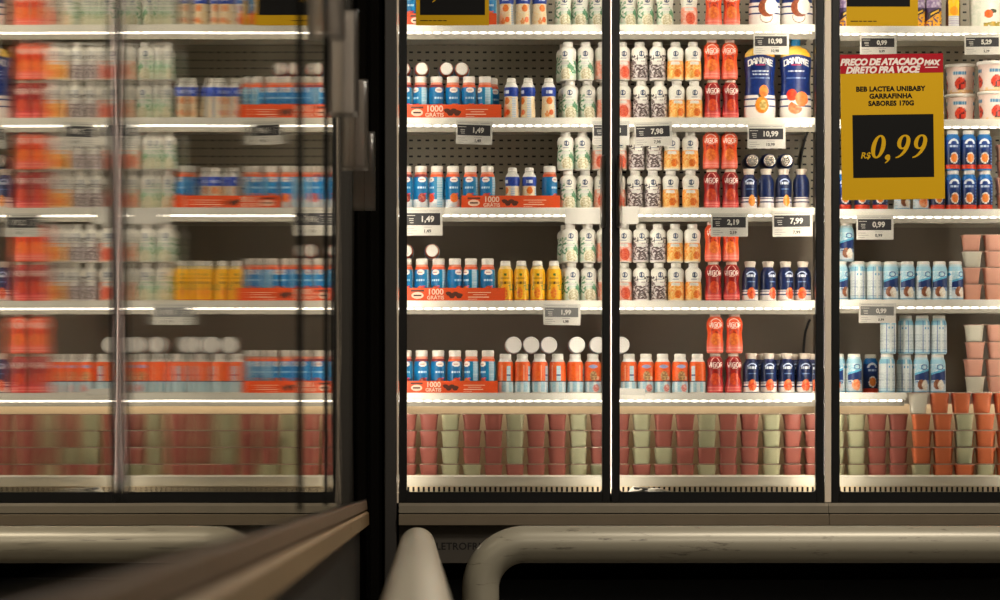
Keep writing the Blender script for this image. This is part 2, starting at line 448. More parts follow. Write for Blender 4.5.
def design_small(th, z, x):
    a = th * 6.8; n = vnoise(a*.8, z*.8, 5)
    if z > 31.5: return (242, 238, 232)
    if z > 22.5:
        if abs(a) < 3.4 and 25.3 < z < 28.6: return (226, 232, 246) if (a*.9) % 1 < .62 else (40, 70, 160)
        return mixc((22, 50, 146), (30, 74, 178), n)
    if ell(a, z, 0, 18, 3.1, 3.6) < 1: return mixc((242, 140, 40), (230, 96, 30), n)
    if ell(a, z, 1.6, 6.5, 2.2, 2.8) < 1: return (236, 106, 40)
    if 5.4 < a < 10: return (168, 196, 226) if lines(z, 1.8, .5) else (238, 230, 216)
    if ell(a, z, -2.2, 5, 2.2, 3.2) < 1 and n > .4: return (244, 160, 90)
    return mixc((246, 232, 206), (248, 216, 160), n)
def design_yellow(th, z, x):
    a = th * 7.8; n = vnoise(a*.7, z*.7, 6)
    if z < 1.8: return (214, 70, 26)
    if abs(a) < 5.6 and 17.2 < z < 19.8 and (a*.8) % 1 < .6: return (104, 70, 20)
    if ell(a, z, 0.4, 26.6, 1.6, 1.4) < 1: return (70, 110, 50)
    if abs(a) < 4.5 and 22 < z < 24 and lines(z, .9, .5): return (180, 130, 30)
    if ell(a, z, -.5, 8.5, 3.0, 5.6) < 1: return mixc((232, 96, 34), (250, 170, 40), n)
    if abs(a) > 4 and 11 < z < 17 and n > .5: return (150, 150, 50)
    return mixc((250, 196, 24), (250, 176, 20), n)
def design_orange(alt):
    def f(th, z, x):
        a = th * 8.1; n = vnoise(a*.8, z*.8, alt+11)
        if 11.4 < z < 12.4: return (70, 60, 84)
        if z <= 11.4:
            if alt == 1 and ell(a, z, 3, 5, 3.4, 4) < 1: return mixc((206, 90, 84), (240, 210, 200), n)
            return mixc((150, 196, 214), (226, 234, 234), .9 if 0 < (a % 7) < 3 else n*.4)
        if alt == 0:
            if 1.2 < a < 5.2 and z < 27: return (82, 84, 140) if abs(z-18) < .9 else ((176, 212, 226) if lines(z, 1.2, .6) else (210, 226, 230))
            if abs(a+3.5) < .45 and z < 28: return (252, 196, 160)
        else:
            if ell(a, z, 0, 26.6, 4.6, 1.7) < 1: return (150, 164, 206)
            if ell(a, z, .4, 17, 3.6, 5) < 1: return mixc((126, 84, 50), (244, 200, 140), n)
            if ell(a, z, 5, 15, 1.8, 2) < 1: return (244, 190, 150)
        return mixc((238, 84, 28), (246, 116, 40), n)
    return f
def design_big(kind):
    def f(th, z, x):
        n = vnoise(x*.5, z*.5, 8); front = abs(th) < PI/2
        if z > 63.5 + 1.2*math.cos(x*.2): return mixc((250, 216, 110), (246, 176, 40), .5 + x*.04)
        if front:
            if kind == 'coconut':
                if .80 < ell(x, z, 1, 9.5, 6.5, 6.0) < 1.0 and z < 12: return (130, 84, 50)
                if ell(x, z, 6, 20, 6.6, 8) < 1: return (250, 244, 232)
                if ell(x, z, 2, 19, 9, 9.5) < 1: return mixc((176, 84, 44), (120, 60, 30), n)
                if ell(x, z, 1, 9.5, 6.2, 5.8) < 1: return (244, 240, 230)
            elif kind == 'cashew':
                if ell(x, z, 2.6, 14, 3.6, 5) < 1: return mixc((246, 226, 150), (150, 110, 40), n*.8)
                if ell(x, z, 1.5, 14, 6.8, 8.4) < 1: return mixc((244, 160, 30), (220, 120, 20), n)
                if ell(x, z, 3.4, 28, 4.6, 6) < 1: return mixc((248, 144, 50), (236, 104, 30), n)
                if ell(x, z, .2, 24, 2.8, 2.8) < 1: return (60, 50, 30)
            else:
                if ell(x, z, 5.4, 20, 6.6, 7.4) < 1: return mixc((248, 112, 50), (240, 140, 70), n)
                if ell(x, z, -4.4, 24, 5.2, 6) < 1: return mixc((210, 40, 30), (236, 90, 50), n)
                if ell(x, z, -1, 11.5, 7, 6.5) < 1 and z - 11 < 4 - (x+1)*.6: return mixc((238, 92, 50), (250, 160, 110), n)
            if ink(DANONE, x, z, 0.2, 58.6 - .02*x*x, 25, 6.4, .3): return (250, 248, 244)
            if abs(x) < 8 and (47 < z < 48.5 or (kind == 'cashew' and 44.2 < z < 45.6)) and (x*.7) % 1 < .66: return (214, 220, 232)
            if abs(x) < 9.5 and 40.6 < z < 41.6 and (x*.9) % 1 < .7: return (130, 150, 196)
            if 53.6 < z < 54.3 and abs(x) < 5: return (196, 50, 70)
        if z < 24:
            if 19 < z < 20.9 or 12 < z < 13.9: return (34, 46, 108)
            return (242, 236, 230)
        return mixc((14, 38, 100), (18, 48, 120), n)
    return f
def design_navy(kind):
    def f(th, z, x):
        a = th * 8.0; n = vnoise(a*.8, z*.8, 12)
        cx = 1.8 if kind == 'orange' else 0
        if ell(a, z, cx, 8, 3.3 if kind == 'orange' else 4.0, 5.4) < 1 + n*.3: return mixc((250, 168, 60) if kind == 'orange' else (250, 140, 70), (226, 60, 30) if kind != 'orange' else (236, 130, 30), n)
        if .55 < ell(a, z, 0, 26, 5.2, 3.8) < 1.1 and z > 26.4: return (190, 204, 236)
        if abs(a) < 4.6 and 24.4 < z < 26.6 and (a*.9) % 1 < .68: return (226, 230, 242)
        if abs(a) < 3.6 and 19.0 < z < 19.9: return (110, 136, 180)
        if z < 11.5:
            if 6.0 < z < 7.3 or 9.6 < z < 10.4: return (36, 44, 96)
            return (240, 230, 226)
        return mixc((16, 26, 66), (18, 42, 92), n)
    return f
def design_sky(kind):
    def f(th, z, x):
        a = th * 7.8; n = vnoise(a*.8, z*.8, 13)
        if z < 1.8: return (30, 140, 190)
        if abs(th) > 1.05 or kind == 'back':                     # ingredient panel
            if kind == 'back' and abs(a) < 1.0: return (232, 236, 234)
            if kind == 'back' and 3.6 < abs(a) < 4.5: return (52, 96, 168)
            if z > 29: return (140, 200, 222)
            if ell(abs(a) - (12 if kind != 'back' else 0), z, 0, 26, 2.6, 1.6) < 1: return (60, 160, 204)
            if 3.5 < z < 20 and lines(z, 1.5, .4) and vnoise(a*2, z, 3) > .3: return (170, 186, 192)
            if z < 5: return (196, 222, 232)
            return (226, 232, 230)
        if kind == 'peach':
            if ell(a, z, .8, 8, 4.6, 5.4) < 1: return mixc((238, 110, 50), (250, 190, 150), n)
        else:
            if ell(a, z, 2.4, 8, 3.2, 5.2) < 1: return mixc((250, 246, 236), (226, 206, 180), n)
            if ell(a, z, -1.2, 8.6, 4.0, 5.0) < 1: return mixc((176, 110, 70), (120, 66, 40), n)
        if .5 < ell(a, z, 1.6, 26, 3.6, 2.8) < 1: return (50, 90, 150)
        w = 22.4 + a*.3
        if z > w: return mixc((240, 244, 244), (150, 208, 230), n if z < 29 else .8)
        if z > w - 2: return (90, 180, 220)
        if z > 13: return (24, 50, 108)
        return mixc((40, 84, 146), (226, 232, 232), .9 if z < 9 else n)
    return f
def design_danoninho(th, z, x):
    a = th * 7.6; n = vnoise(a*.9, z*.9, 14)
    if z < 5.2: return mixc((238, 90, 40), (214, 50, 30), n)
    e = ell(a, z, .3, 12, 3.4, 4.4)
    if e < 1: return mixc((250, 164, 70), (238, 116, 40), n)
    if e < 1.7 and vnoise(a, z, 4) > .35: return (240, 236, 232)
    e = ell(a, z, 0, 26.2, 5.4, 5.0)
    if .35 < e < 1.05 and z > 26.4: return (236, 242, 248)
    if abs(a) < 4.4 and 22.6 < z < 24.8 and (a*.9) % 1 < .68: return (206, 222, 244)
    if 7 < a < 10 and lines(z, 3, .4): return (120, 160, 214)
    if z > 30: return (16, 110, 190)
    return mixc((16, 60, 138), (20, 34, 74), (24 - z)/18 + n*.3)
def design_tub(th, z, x):
    a = th * 14; n = vnoise(a*.5, z*.5, 15)
    for c in (-22, 0, 22):
        if ell(a, z, c + 1, 9.5, 6.2, 6.4) < 1: return mixc((236, 90, 40), (196, 36, 40), n) if n < .75 else (60, 30, 34)
        if abs(a - c) < 6.5 and 19 < z < 22.5: return (70, 130, 170) if (a*.8) % 1 < .7 else (170, 200, 214)
    if z < 4 and n > .4: return (250, 206, 150)
    return (246, 220, 208)
def design_carton(th, z, x):
    n = vnoise(x*.6, z*.6, 16)
    if z > 20: return mixc((226, 214, 226), (120, 96, 140), n)
    if abs(x) < 6 and 12 + x*.6 < z < 17.5 + x*.4:
        return (240, 190, 60) if abs(x-1) < 4 and 14 + x*.5 < z < 16 + x*.5 else (30, 24, 34)
    if z < 12 + x*.7: return mixc((248, 196, 60), (250, 170, 30), n) if n > .3 else (92, 60, 120)
    return (74, 56, 96)
def design_juice(th, z, x):
    n = vnoise(x*.6, z*.6, 17)
    if z < 1.6: return (238, 120, 40)
    if abs(x) < 5.5:
        if z < 12: return (214, 214, 216) if not lines(z, 2.2, .3) else (170, 160, 190)
        if ell(x, z, 0, 17, 4, 4.5) < 1: return (246, 160, 20)
        return (252, 200, 20)
    return (72, 40, 20)
def design_milk(th, z, x):
    n = vnoise(x*.5, z*.5, 18)
    if ell(x, z, 2, 14, 4.6, 4.2) < 1: return mixc((238, 110, 30), (214, 80, 20), n)
    if ell(x, z, 6.5, 17, 4, 2) < 1: return (60, 70, 40)
    if 1.5 < z < 6.5 and x > -3 and n > .35: return mixc((110, 130, 60), (220, 170, 60), n)
    return mixc((238, 234, 220), (214, 220, 200), n if x < -6 else .1)

# ------------------------------------------------------------------ bottle kinds
KINDS = {}
def kind(key, name, cat, desc, group, h, prof, z0, z1, capz, capr, capm, paint, body=(240, 235, 224), segs=72, ysc=1.0, cap_flare=0.0, collar=None, lab_step=.62):
    """a hidden-away source thing: root empty > body, label, cap"""
    r = empty(name, (0, 0, 0))
    sp = smooth_prof(prof, 1.0, 2)
    bm_ = lathe_mesh('body', sp, 28, lambda t, z, x: body, ysc)
    link('body', bm_, M['paint'], r)
    lp = [(rr + .22, z) for rr, z in resample(sp, lab_step) if z0 <= z <= z1]
    lm = lathe_mesh('label', lp, segs, paint, ysc, bottom=False, top=False)
    link('label', lm, M['paint'], r)
    c0, c1 = capz
    cp = [(capr*.96, c0), (capr, c0+.4), (capr + cap_flare, c1-.9), (capr + cap_flare - .35, c1-.2), (capr + cap_flare - .9, c1), (capr*.5, c1)]
    if collar: cp = [(collar, c0), (collar, c0+.9), (capr, c0+1.0)] + cp[2:]
    cm = lathe_mesh('cap', cp, 40, None, 1.0, ridges=.03)
    link('cap', cm, capm, r)
    KINDS[key] = dict(root=r, name=name, cat=cat, desc=desc, group=group, h=h*U, r=max(p[0] for p in prof)*U, used=False, ysc=ysc)
W_PROF = [(7.4, 0), (8.1, .8), (8.25, 4), (8.2, 12), (8.1, 17), (7.3, 20.5), (7.8, 23), (8.3, 26), (8.2, 29), (7.3, 31.7), (5.4, 33.3), (4.6, 34.2), (4.6, 35.5)]
for kd, ds in (('green', 'white bottle with green leaf art'), ('plum', 'white bottle with dark berry art'), ('orange', 'white bottle with orange fruit art'), ('pink', 'white bottle with coral pink art')):
    kind('w_'+kd, 'yogurt_bottle', 'bottle', ds, 'white waisted yogurt bottles', 38.8, W_PROF, .9, 32.8, (34.2, 38.8), 5.0, M['cap_white'], design_white(kd))
V_PROF = [(7.3, 0), (8.1, .8), (8.3, 6), (8.0, 12), (7.4, 17), (7.3, 21), (8.0, 25), (8.3, 29), (8.0, 32), (6.6, 34.8), (5.2, 36.2), (5.0, 37)]
kind('v_or', 'drink_bottle', 'bottle', 'orange yogurt drink bottle', 'orange and red yogurt drink bottles', 40.0, V_PROF, .9, 35.8, (36.6, 40.0), 5.3, M['cap_pink'], design_vigor(False), (238, 110, 70), segs=132, lab_step=.5)
kind('v_red', 'drink_bottle', 'bottle', 'dark red yogurt drink bottle', 'orange and red yogurt drink bottles', 39.8, V_PROF, .9, 35.8, (36.6, 39.8), 5.3, M['cap_beige'], design_vigor(True), (190, 60, 50), segs=132, lab_step=.5)
B_PROF = [(6.8, 0), (7.4, .8), (7.62, 4), (7.4, 11), (7.62, 20), (7.62, 26), (7.3, 30), (6.6, 33.5), (5.9, 35.4), (5.7, 37)]
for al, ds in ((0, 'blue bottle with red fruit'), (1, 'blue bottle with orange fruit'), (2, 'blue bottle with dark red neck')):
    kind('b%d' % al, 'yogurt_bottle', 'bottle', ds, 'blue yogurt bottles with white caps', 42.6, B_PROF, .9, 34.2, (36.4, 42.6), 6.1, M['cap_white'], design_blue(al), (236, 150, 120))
S_PROF = [(6.6, 0), (7.2, .8), (7.2, 6), (6.8, 14), (6.5, 20), (6.8, 23), (7.3, 27), (7.0, 31), (5.8, 34), (4.6, 36), (4.4, 37)]
kind('small', 'milk_bottle', 'bottle', 'cream bottle with blue band', 'small cream and blue bottles', 41, S_PROF, .9, 34, (36.5, 41), 4.4, M['cap_white'], design_small, collar=4.9)
Y_PROF = [(7.0, 0), (7.6, .8), (7.6, 8), (7.2, 13), (7.6, 19), (7.7, 26), (7.3, 30), (6.2, 33), (5.0, 34.8), (4.7, 36)]
kind('yellow', 'juice_bottle', 'bottle', 'yellow fruit drink bottle', 'yellow drink bottles', 40.5, Y_PROF, .9, 32.4, (35.4, 40.5), 4.9, M['cap_white'], design_yellow, (244, 214, 150), collar=5.4)
O_PROF = [(7.5, 0), (8.1, .7), (8.2, 4), (8.2, 20), (8.2, 27), (7.8, 30.2), (6.6, 32.4), (5.8, 33.4), (5.6, 34.5)]
for al, ds in ((0, 'orange and pale blue bottle, back showing'), (1, 'orange and pale blue bottle, front showing')):
    kind('o%d' % al, 'yogurt_bottle', 'bottle', ds, 'orange and light blue bottles', 39.4, O_PROF, .9, 31.4, (33.6, 39.4), 5.7, M['cap_white'], design_orange(al), (244, 238, 230))
D_PROF = [(13, 0), (15, 1), (15.6, 4), (15.6, 18), (14.9, 26), (14.0, 33), (14.2, 42), (15.3, 52), (15.7, 60), (14.4, 66), (10.5, 70.5), (6.0, 72.4), (4.9, 73.4), (4.8, 75)]
for kd, ds in (('cashew', 'big navy bottle with yellow fruit'), ('strawberry', 'big navy bottle with strawberries'), ('coconut', 'big white striped bottle with coconut')):
    kind('d_'+kd, 'large_yogurt_bottle', 'bottle', ds, 'big family yogurt bottles', 82, D_PROF, 1.1, 71.5, (73.8, 82), 4.9, M['cap_blue'], design_big(kd), (246, 200, 90), segs=150, ysc=.62, lab_step=.6)
N_PROF = [(7.2, 0), (7.9, .8), (8.0, 4), (7.8, 12), (8.0, 22), (7.9, 26), (7.2, 29.5), (5.6, 32.2), (4.8, 33.4), (4.8, 35)]
for kd, ds in (('orange', 'navy bottle with orange fruit'), ('red', 'navy bottle with strawberry art')):
    kind('n_'+kd, 'yogurt_bottle', 'bottle', ds, 'navy yogurt bottles with beige caps', 40, N_PROF, .9, 32, (34, 40), 5.0, M['cap_beige'], design_navy(kd), (30, 40, 90), cap_flare=.8)
K_PROF = [(7.2, 0), (7.8, .8), (7.95, 4), (7.8, 24), (7.8, 29), (7.2, 32.4), (6.4, 34.4), (6.2, 36)]
kind('n_foil', 'yogurt_bottle', 'bottle', 'navy bottle lying with foil end outwards', 'navy yogurt bottles with beige caps', 40, N_PROF, .9, 32, (34, 40), 6.0, M['foil'], design_navy('orange'), (30, 40, 90))
for kd, ds in (('coco', 'white and blue bottle with coconuts'), ('back', 'white and blue bottle turned backwards'), ('peach', 'white and blue bottle with peach')):
    kind('k_'+kd, 'milk_drink_bottle', 'bottle', ds, 'white and blue milk drink bottles', 39, K_PROF, .9, 34.0, (35.2, 39), 6.3, M['cap_white'], design_sky(kd), (200, 224, 232))
I_PROF = [(7.0, 0), (7.4, .8), (7.5, 4), (7.5, 28), (7.1, 32), (6.2, 34.4), (5.6, 35.4), (5.6, 36.5)]
kind('dino', 'yogurt_bottle', 'bottle', 'blue bottle with orange fruit and base', 'blue bottles with orange bases', 40, I_PROF, .9, 34.4, (35.6, 40), 5.8, M['cap_white'], design_danoninho, (30, 120, 190))
C_PROF = [(7.4, 0), (7.9, .6), (7.9, 20), (7.7, 28), (6.4, 32), (4.4, 34), (4.2, 36)]
kind('carton', 'drink_bottle', 'bottle', 'purple and yellow bottle', 'bottles near the second top sign', 41, C_PROF, .8, 33, (35, 41), 4.7, M['cap_white'], design_carton, (120, 96, 140))
kind('juice', 'drink_bottle', 'bottle', 'yellow bottle with pale panel', 'bottles near the second top sign', 44, [(6.8, 0), (7.2, .8), (7.0, 10), (7.1, 24), (6.0, 31), (4.4, 36), (4.2, 38)], .8, 35, (37, 44), 4.8, M['cap_white'], design_juice, (90, 50, 24))
kind('milk', 'large_milk_bottle', 'bottle', 'large pale bottle with orange fruit', 'large pale bottles on the top shelf', 66, [(14, 0), (15.2, 1), (15.4, 30), (15, 44), (10, 54), (5, 58), (4.8, 60)], 1, 52, (59, 66), 5.4, M['cap_white'], design_milk, ysc=.7, segs=110)
def make_tub():
    r = empty('yogurt_tub')
    prof = smooth_prof([(12.4, 0), (13.0, .6), (14.6, 26), (14.8, 27)], 1.2, 1)
    link('body', lathe_mesh('body', prof, 110, design_tub), M['paint'], r)
    link('lid', lathe_mesh('lid', [(15.2, 26.6), (15.9, 26.7), (15.9, 29), (15.4, 29.8), (13.6, 29.9), (13.2, 29.2), (4, 29.2)], 48), M['cap_white'], r)
    KINDS['tub'] = dict(root=r, name='yogurt_tub', cat='tub', desc='pink yogurt tub with red fruit', group='pink yogurt tubs', h=30.0*U, r=15.9*U, used=False, ysc=1)
make_tub()

def copy_thing(src):
    r = src.copy(); COL.objects.link(r)
    for ch in list(src.children):
        c = ch.copy(); COL.objects.link(c); c.parent = r
        for g in ch.children:
            d = g.copy(); COL.objects.link(d); d.parent = c
    return r

# ------------------------------------------------------------------ shelves: tops measured in the photo, for two cabinet units
SHELF_Y = {1: {1: 24.5, 2: 117.5, 3: 207.5, 4: 300.5, 5: 392.8}, 2: {1: 26.0, 2: 119.0, 3: 209.0, 4: 299.5, 5: 392.5}}
def shelf_z(unit, s): return Z(SHELF_Y[unit][s], YSH)
SHELF_WORD = {1: 'top shelf', 2: 'second shelf', 3: 'third shelf', 4: 'fourth shelf', 5: 'fifth shelf'}
DOOR_WORD = {1: 'corner door', 2: 'middle door', 3: 'end door'}
def door_of(px): return 1 if px < 611 else (2 if px < 827 else 3)
PLACED = []
def put(key, s, px, layer=0, depth=0.0, turn=None, zbase=None, lying=None, tilt=0.0):
    """stand (or lay) one product on shelf s at photo column px"""
    K = KINDS[key]
    o = K['root'] if not K['used'] else copy_thing(K['root'])
    K['used'] = True
    unit = 2 if px > 827 else 1
    if lying:
        yc = YPR + depth + (K['h'] if lying == 'cap' else 0)
        z = zbase
        o.location = (X(px, yc), yc, z)
        o.rotation_euler = (PI/2 if lying == 'cap' else -PI/2, 0, 0)
    else:
        yc = YPR + K['r'] * K['ysc'] + depth
        z = shelf_z(unit, s) + (.0012 if key[0] == 'b' or key == 'small' else .0004) if zbase is None else zbase
        o.location = (X(px, yc), yc, z)
        o.rotation_euler = (0, 0, random.uniform(-.16, .16) if turn is None else turn)
    o['category'] = K['cat']; o['group'] = K['group']
    PLACED.append(dict(o=o, desc=K['desc'], s=s, d=door_of(px), px=px, layer=layer, back=depth > .04, lying=lying))
    return o
def pair(key_low, key_up, s, pxs_low, pxs_up, **kw):
    unit = 2 if pxs_low[0] > 827 else 1
    for p in pxs_low: put(key_low, s, p, 0, **kw)
    for p in pxs_up: put(key_up, s, p, 1, zbase=shelf_z(unit, s) + KINDS[key_low]['h'] + .0008, **kw)

# orange cardboard trays with their print
def tray(s, x0, x1, height_px, label, xs=None):
    z = shelf_z(1, s) + .0004; yf, yb = YPR - .012, YPR + .118
    xe = X(xs or x1, yf)
    xa, xb = X(x0, yf), X(x1, yf); h = height_px * U
    root = empty('cardboard_tray', (xa, yf, z))
    b = MB(); b.off = Vector((xa, yf, z)); t = .0012
    b.box(xa, xb, yf, yf+t, z, z+h); b.box(xa, xe, yb, yb+t, z, z+h); b.box(xa, xa+t, yf+t, yb, z, z+h); b.box(xe-t, xe, yf+t, yb, z, z+h)
    b.box(xa+t, xe-t, yf+t, yb, z, z+.0002)
    b.build('box', M['tray_orange'], root)
    W = xb - xa; v0 = max(x0, 405)
    def fx(f): return W * ((v0 + f*(x1 - v0)) - x0) / (x1 - x0)
    y = yf - .0003
    p = MB()
    for a, c, z0, z1 in ((.63, .86, .62, .67), (.68, .82, .46, .50), (.63, .84, .26, .33), (.63, .72, .12, .15)): p.box(fx(a), fx(c), -.0004, -.0001, h*z0, h*z1)
    p.build('print_lines', M['tray_print'], root)
    ww = (x1 - v0)*k
    o = MB(); o.prism([(fx(.125) + ww*.062*math.cos(a), h*.42 + h*.26*math.sin(a)) for a in [2*PI*i/28 for i in range(28)]], 'y', -.0005, -.0001); o.build('badge', M['tray_print'], root)
    o = MB(); o.box(fx(.06), fx(.19), -.0004, -.0001, h*.72, h*.86); o.build('badge_ribbon', M['tray_dark'], root)
    o = MB(); o.box(fx(.085), fx(.165), -.0007, -.0003, h*.36, h*.48); o.build('badge_print', M['tray_dark'], root)
    random.seed(s)
    for i, cx in enumerate((-.055, -.02, .015, .05)):
        o = MB(); rr = h*(.16 + .05*(i % 2)); cz = h*(.40 + .16*((i + 1) % 2))
        o.prism([(fx(.49 + cx) + rr*1.3*math.cos(a)*(1 + .2*math.sin(3*a)), cz + rr*math.sin(a)) for a in [2*PI*j/16 for j in range(16)]], 'y', -.0004 - .00008*i, -.0001); o.build('fruit_print', M['tray_dark'], root)
    link('lettering', text_mesh('1000', h*.62, bold=.0006), M['tray_print'], root, (fx(.305), -.0003, h*.68))
    link('lettering', text_mesh('GRÁTIS', h*.40, bold=.0004), M['tray_print'], root, (fx(.305), -.0003, h*.24))
    tag(root, label, 'tray', 'orange bottle trays')
    return root
tray(1, 396, 496.5, 12.5, 'orange cardboard bottle tray behind the black and yellow top sign')
tray(2, 396, 501.5, 14, 'orange cardboard tray of blue bottles on second shelf by corner post')
tray(3, 461.6, 560, 12.6, 'short-set orange cardboard tray on third shelf, away from corner post', 558.8)
tray(4, 396, 505, 13, 'orange cardboard tray next to four yellow bottles on fourth shelf', 496.6)
tray(5, 396, 498, 12, 'orange cardboard tray beside orange and light blue bottles on fifth shelf', 496.8)
random.seed(11)

# --- corner door
for i, p in enumerate((409.5, 425, 441, 457, 473, 489)): put('b%d' % (i % 2), 1, p)
for p in (506.5, 523, 539.5): put('small', 1, p, turn=random.uniform(-.4, .9))
for p in (563, 580, 597): put('w_green', 1, p)
for i, p in enumerate((405.2, 420.8, 436.6, 453, 469, 485)): put(('b2', 'b2', 'b2', 'b1', 'b1', 'b0')[i], 2, p, turn=(0, -.9, .3, .05, .1, -1.0)[i])
put('b0', 2, 491.6, depth=.049, turn=.5)
for p, t in ((511.3, -.75), (528, -1.0), (548.7, .1)): put('small', 2, p, turn=t)
for p in (570, 587.4): put('w_green', 2, p)
put('w_pink', 2, 604.6)
zt = shelf_z(1, 2) + KINDS['w_green']['h'] + .0008
put('w_green', 2, 568, 1, zbase=zt, turn=-.5); put('w_green', 2, 585.6, 1, zbase=zt); put('w_pink', 2, 603.2, 1, zbase=zt)
put('w_green', 2, 566.5, depth=.056); put('w_green', 2, 564.5, 1, depth=.056, zbase=zt)
for i, p in enumerate((405.4, 421, 437, 453, 470.6, 487.4)): put(('b2', 'b2', 'b0', 'b1', 'b1', 'b0')[i], 3, p, turn=(.1, .1, -1.0, .1, -.25, -.3)[i])
put('small', 3, 512.4, turn=-1.1); put('small', 3, 529.3, turn=.05); put('b0', 3, 549.6, turn=.8)
for p in (568, 585): put('w_green', 3, p)
put('w_pink', 3, 602)
zt = shelf_z(1, 3) + KINDS['w_green']['h'] + .0008
for p in (565.5, 582.4): put('w_green', 3, p, 1, zbase=zt)
put('w_pink', 3, 600, 1, zbase=zt)
for i, p in enumerate((405.6, 422, 438.6, 455, 471, 487.7)): put(('b1', 'b0', 'b0', 'b0', 'b1', 'b0')[i], 4, p, turn=(0, -.25, -.5, .5, -.9, .05)[i])
for p in (505.4, 521.3, 537.5, 554): put('yellow', 4, p)
for p in (571.2, 588.6): put('w_green', 4, p)
put('w_pink', 4, 605.6)
zt = shelf_z(1, 4) + KINDS['w_green']['h'] + .0008
for p in (570, 587.6): put('w_green', 4, p, 1, zbase=zt)
put('w_pink', 4, 604.6, 1, zbase=zt)
put('w_green', 4, 565.5, 1, depth=.056, zbase=zt); put('w_green', 4, 566.5, depth=.056)
for i, p in enumerate((405.5, 421.7, 438.3, 455, 471.5, 488)): put(('b2', 'b2', 'b2', 'b0', 'b1', 'b0')[i], 5, p, turn=(0, .1, .2, .1, -.8, -.9)[i])
for i, p in enumerate((505.4, 522.3, 539.6, 557.6, 575.2, 592.8)): put('o0' if i < 5 else 'o1', 5, p, turn=(0, .6, .6, -.3, 1.0, 0)[i])
# bottles laid on top of the standing ones, caps or bases towards the glass
def lay(key, s, px, py, end, on, depth=0.03):
    K = KINDS[key]; z = shelf_z(1, s) + KINDS[on]['h'] + (7.9 if key[0] == 'b' else 8.45)*U + (0.0014)
    put(key, s, px, 2, depth=depth, zbase=z, lying=end)
for p in (403.8, 422, 446.4, 461.4): lay('b1', 2, p, 67, 'cap', 'b1', depth=.012)
for p in (406.4, 432): lay('b1', 4, p, 251, 'cap', 'b1', depth=.012)
for p in (513.6, 531.2, 549, 577, 597.8): lay('o0', 5, p, 346, 'base', 'o0', depth=.004)
lay('o0', 5, 621.5, 346, 'base', 'o0', depth=.004)
# --- middle door
for p in (628, 645.4, 665): put('w_green', 1, p)
put('w_pink', 1, 689)
for p in (713.6, 731.6): put('v_or', 1, p)
put('d_coconut', 1, 764.5, turn=0); put('d_coconut', 1, 797, turn=0)
lowk = ['w_pink', 'w_plum', 'w_plum', 'w_orange', 'w_orange']
def rank(s, low, up, upk=None):
    zt = shelf_z(1, s) + KINDS['w_plum']['h'] + .0008
    for kk, p in zip(lowk, low): put(kk, s, p)
    for kk, p in zip(upk or lowk, up): put(kk, s, p, 1, zbase=zt)
rank(2, (623, 641.2, 659.2, 676.8, 694.2), (622, 639.6, 657.6, 675.4, 693))
pair('v_red', 'v_or', 2, (712.4, 730.2), (711.8, 729.4))
put('d_cashew', 2, 759.6, turn=0); put('d_strawberry', 2, 795.4, turn=0)
rank(3, (617.5, 635.2, 652.8, 670.6, 690.6), (618.8, 636.6, 654.4, 672, 690.2))
pair('v_red', 'v_or', 3, (711.8, 730.2), (711, 729.2))
for i, p in enumerate((748.8, 766, 783.4, 801.2)): put('n_orange', 3, p, turn=(.1, -1.6, .1, -2.2)[i])
for p in (749, 766, 783): 
    z = shelf_z(1, 3) + KINDS['n_orange']['h'] + 8.4*U + .0006
    put('n_foil', 3, p, 2, depth=.014, zbase=z, lying='cap')
rank(4, (624, 641.4, 658.8, 676, 693.2), (624, 641, 658, 675, 692.2))
pair('v_red', 'v_or', 4, (713.2, 731.4), (712.8, 730.6))
for i, p in enumerate((750, 768, 785.6, 802.8)): put('n_red', 4, p, turn=(.1, .6, .5, -.2)[i])
for i, p in enumerate((629, 646, 662.6, 680, 697.4)): put('o1' if i in (1, 2, 3) else 'o0', 5, p, turn=(-.1, 0, .1, .1, -1)[i])
pair('v_red', 'v_or', 5, (715, 733.2), (715, 734.2))
for i, p in enumerate((751, 768.6, 786.6, 804.4)): put('n_red', 5, p, turn=.1)
for i, p in enumerate((760, 778, 796, 812.5)): put('n_red', 5, p, depth=.055)
# --- end door
for p in (846, 864, 882, 900): put('carton', 1, p)
for p in (917, 933.4): put('carton', 1, p)
put('juice', 1, 953); put('milk', 1, 985, turn=0)
for p in (848, 865, 882, 899, 916): put('dino', 2, p)
put('k_coco', 2, 936, turn=.2)
zt = shelf_z(2, 2) + KINDS['tub']['h'] + .001
put('tub', 2, 993, turn=.1); put('tub', 2, 992.5, 1, zbase=zt, turn=.1)
put('tub', 2, 960.4, depth=.075, turn=-.2); put('tub', 2, 960.2, 1, depth=.075, zbase=zt, turn=-.2)
for p in (843.5, 862, 880): put('dino', 3, p)
put('k_coco', 3, 902, turn=.4); put('k_peach', 3, 921)
pair('dino', 'dino', 3, (953, 968.8, 984.8), (952.4, 968.2, 984.2))
put('dino', 3, 937, 0); put('dino', 3, 936.5, 1, zbase=shelf_z(2, 3) + KINDS['dino']['h'] + .0008)
for p, kk, t in ((842.5, 'k_coco', .8), (860.5, 'k_back', 0), (877, 'k_back', .2), (893, 'k_coco', -.1), (909.5, 'k_coco', .05), (925.5, 'k_coco', .3), (941.5, 'k_coco', 0), (957.5, 'k_coco', .5)):
    put(kk, 4, p - 2.2, turn=t)
for p in (851, 869, 885, 901): put('k_back', 4, p, depth=.052)
put('k_coco', 4, 846, 1, depth=.02, zbase=shelf_z(2, 4) + KINDS['k_coco']['h'] + .0008, turn=.1)
put('k_peach', 5, 837.5, turn=-.4); put('k_peach', 5, 854, turn=.1)
zt = shelf_z(2, 5) + KINDS['k_back']['h'] + .0008
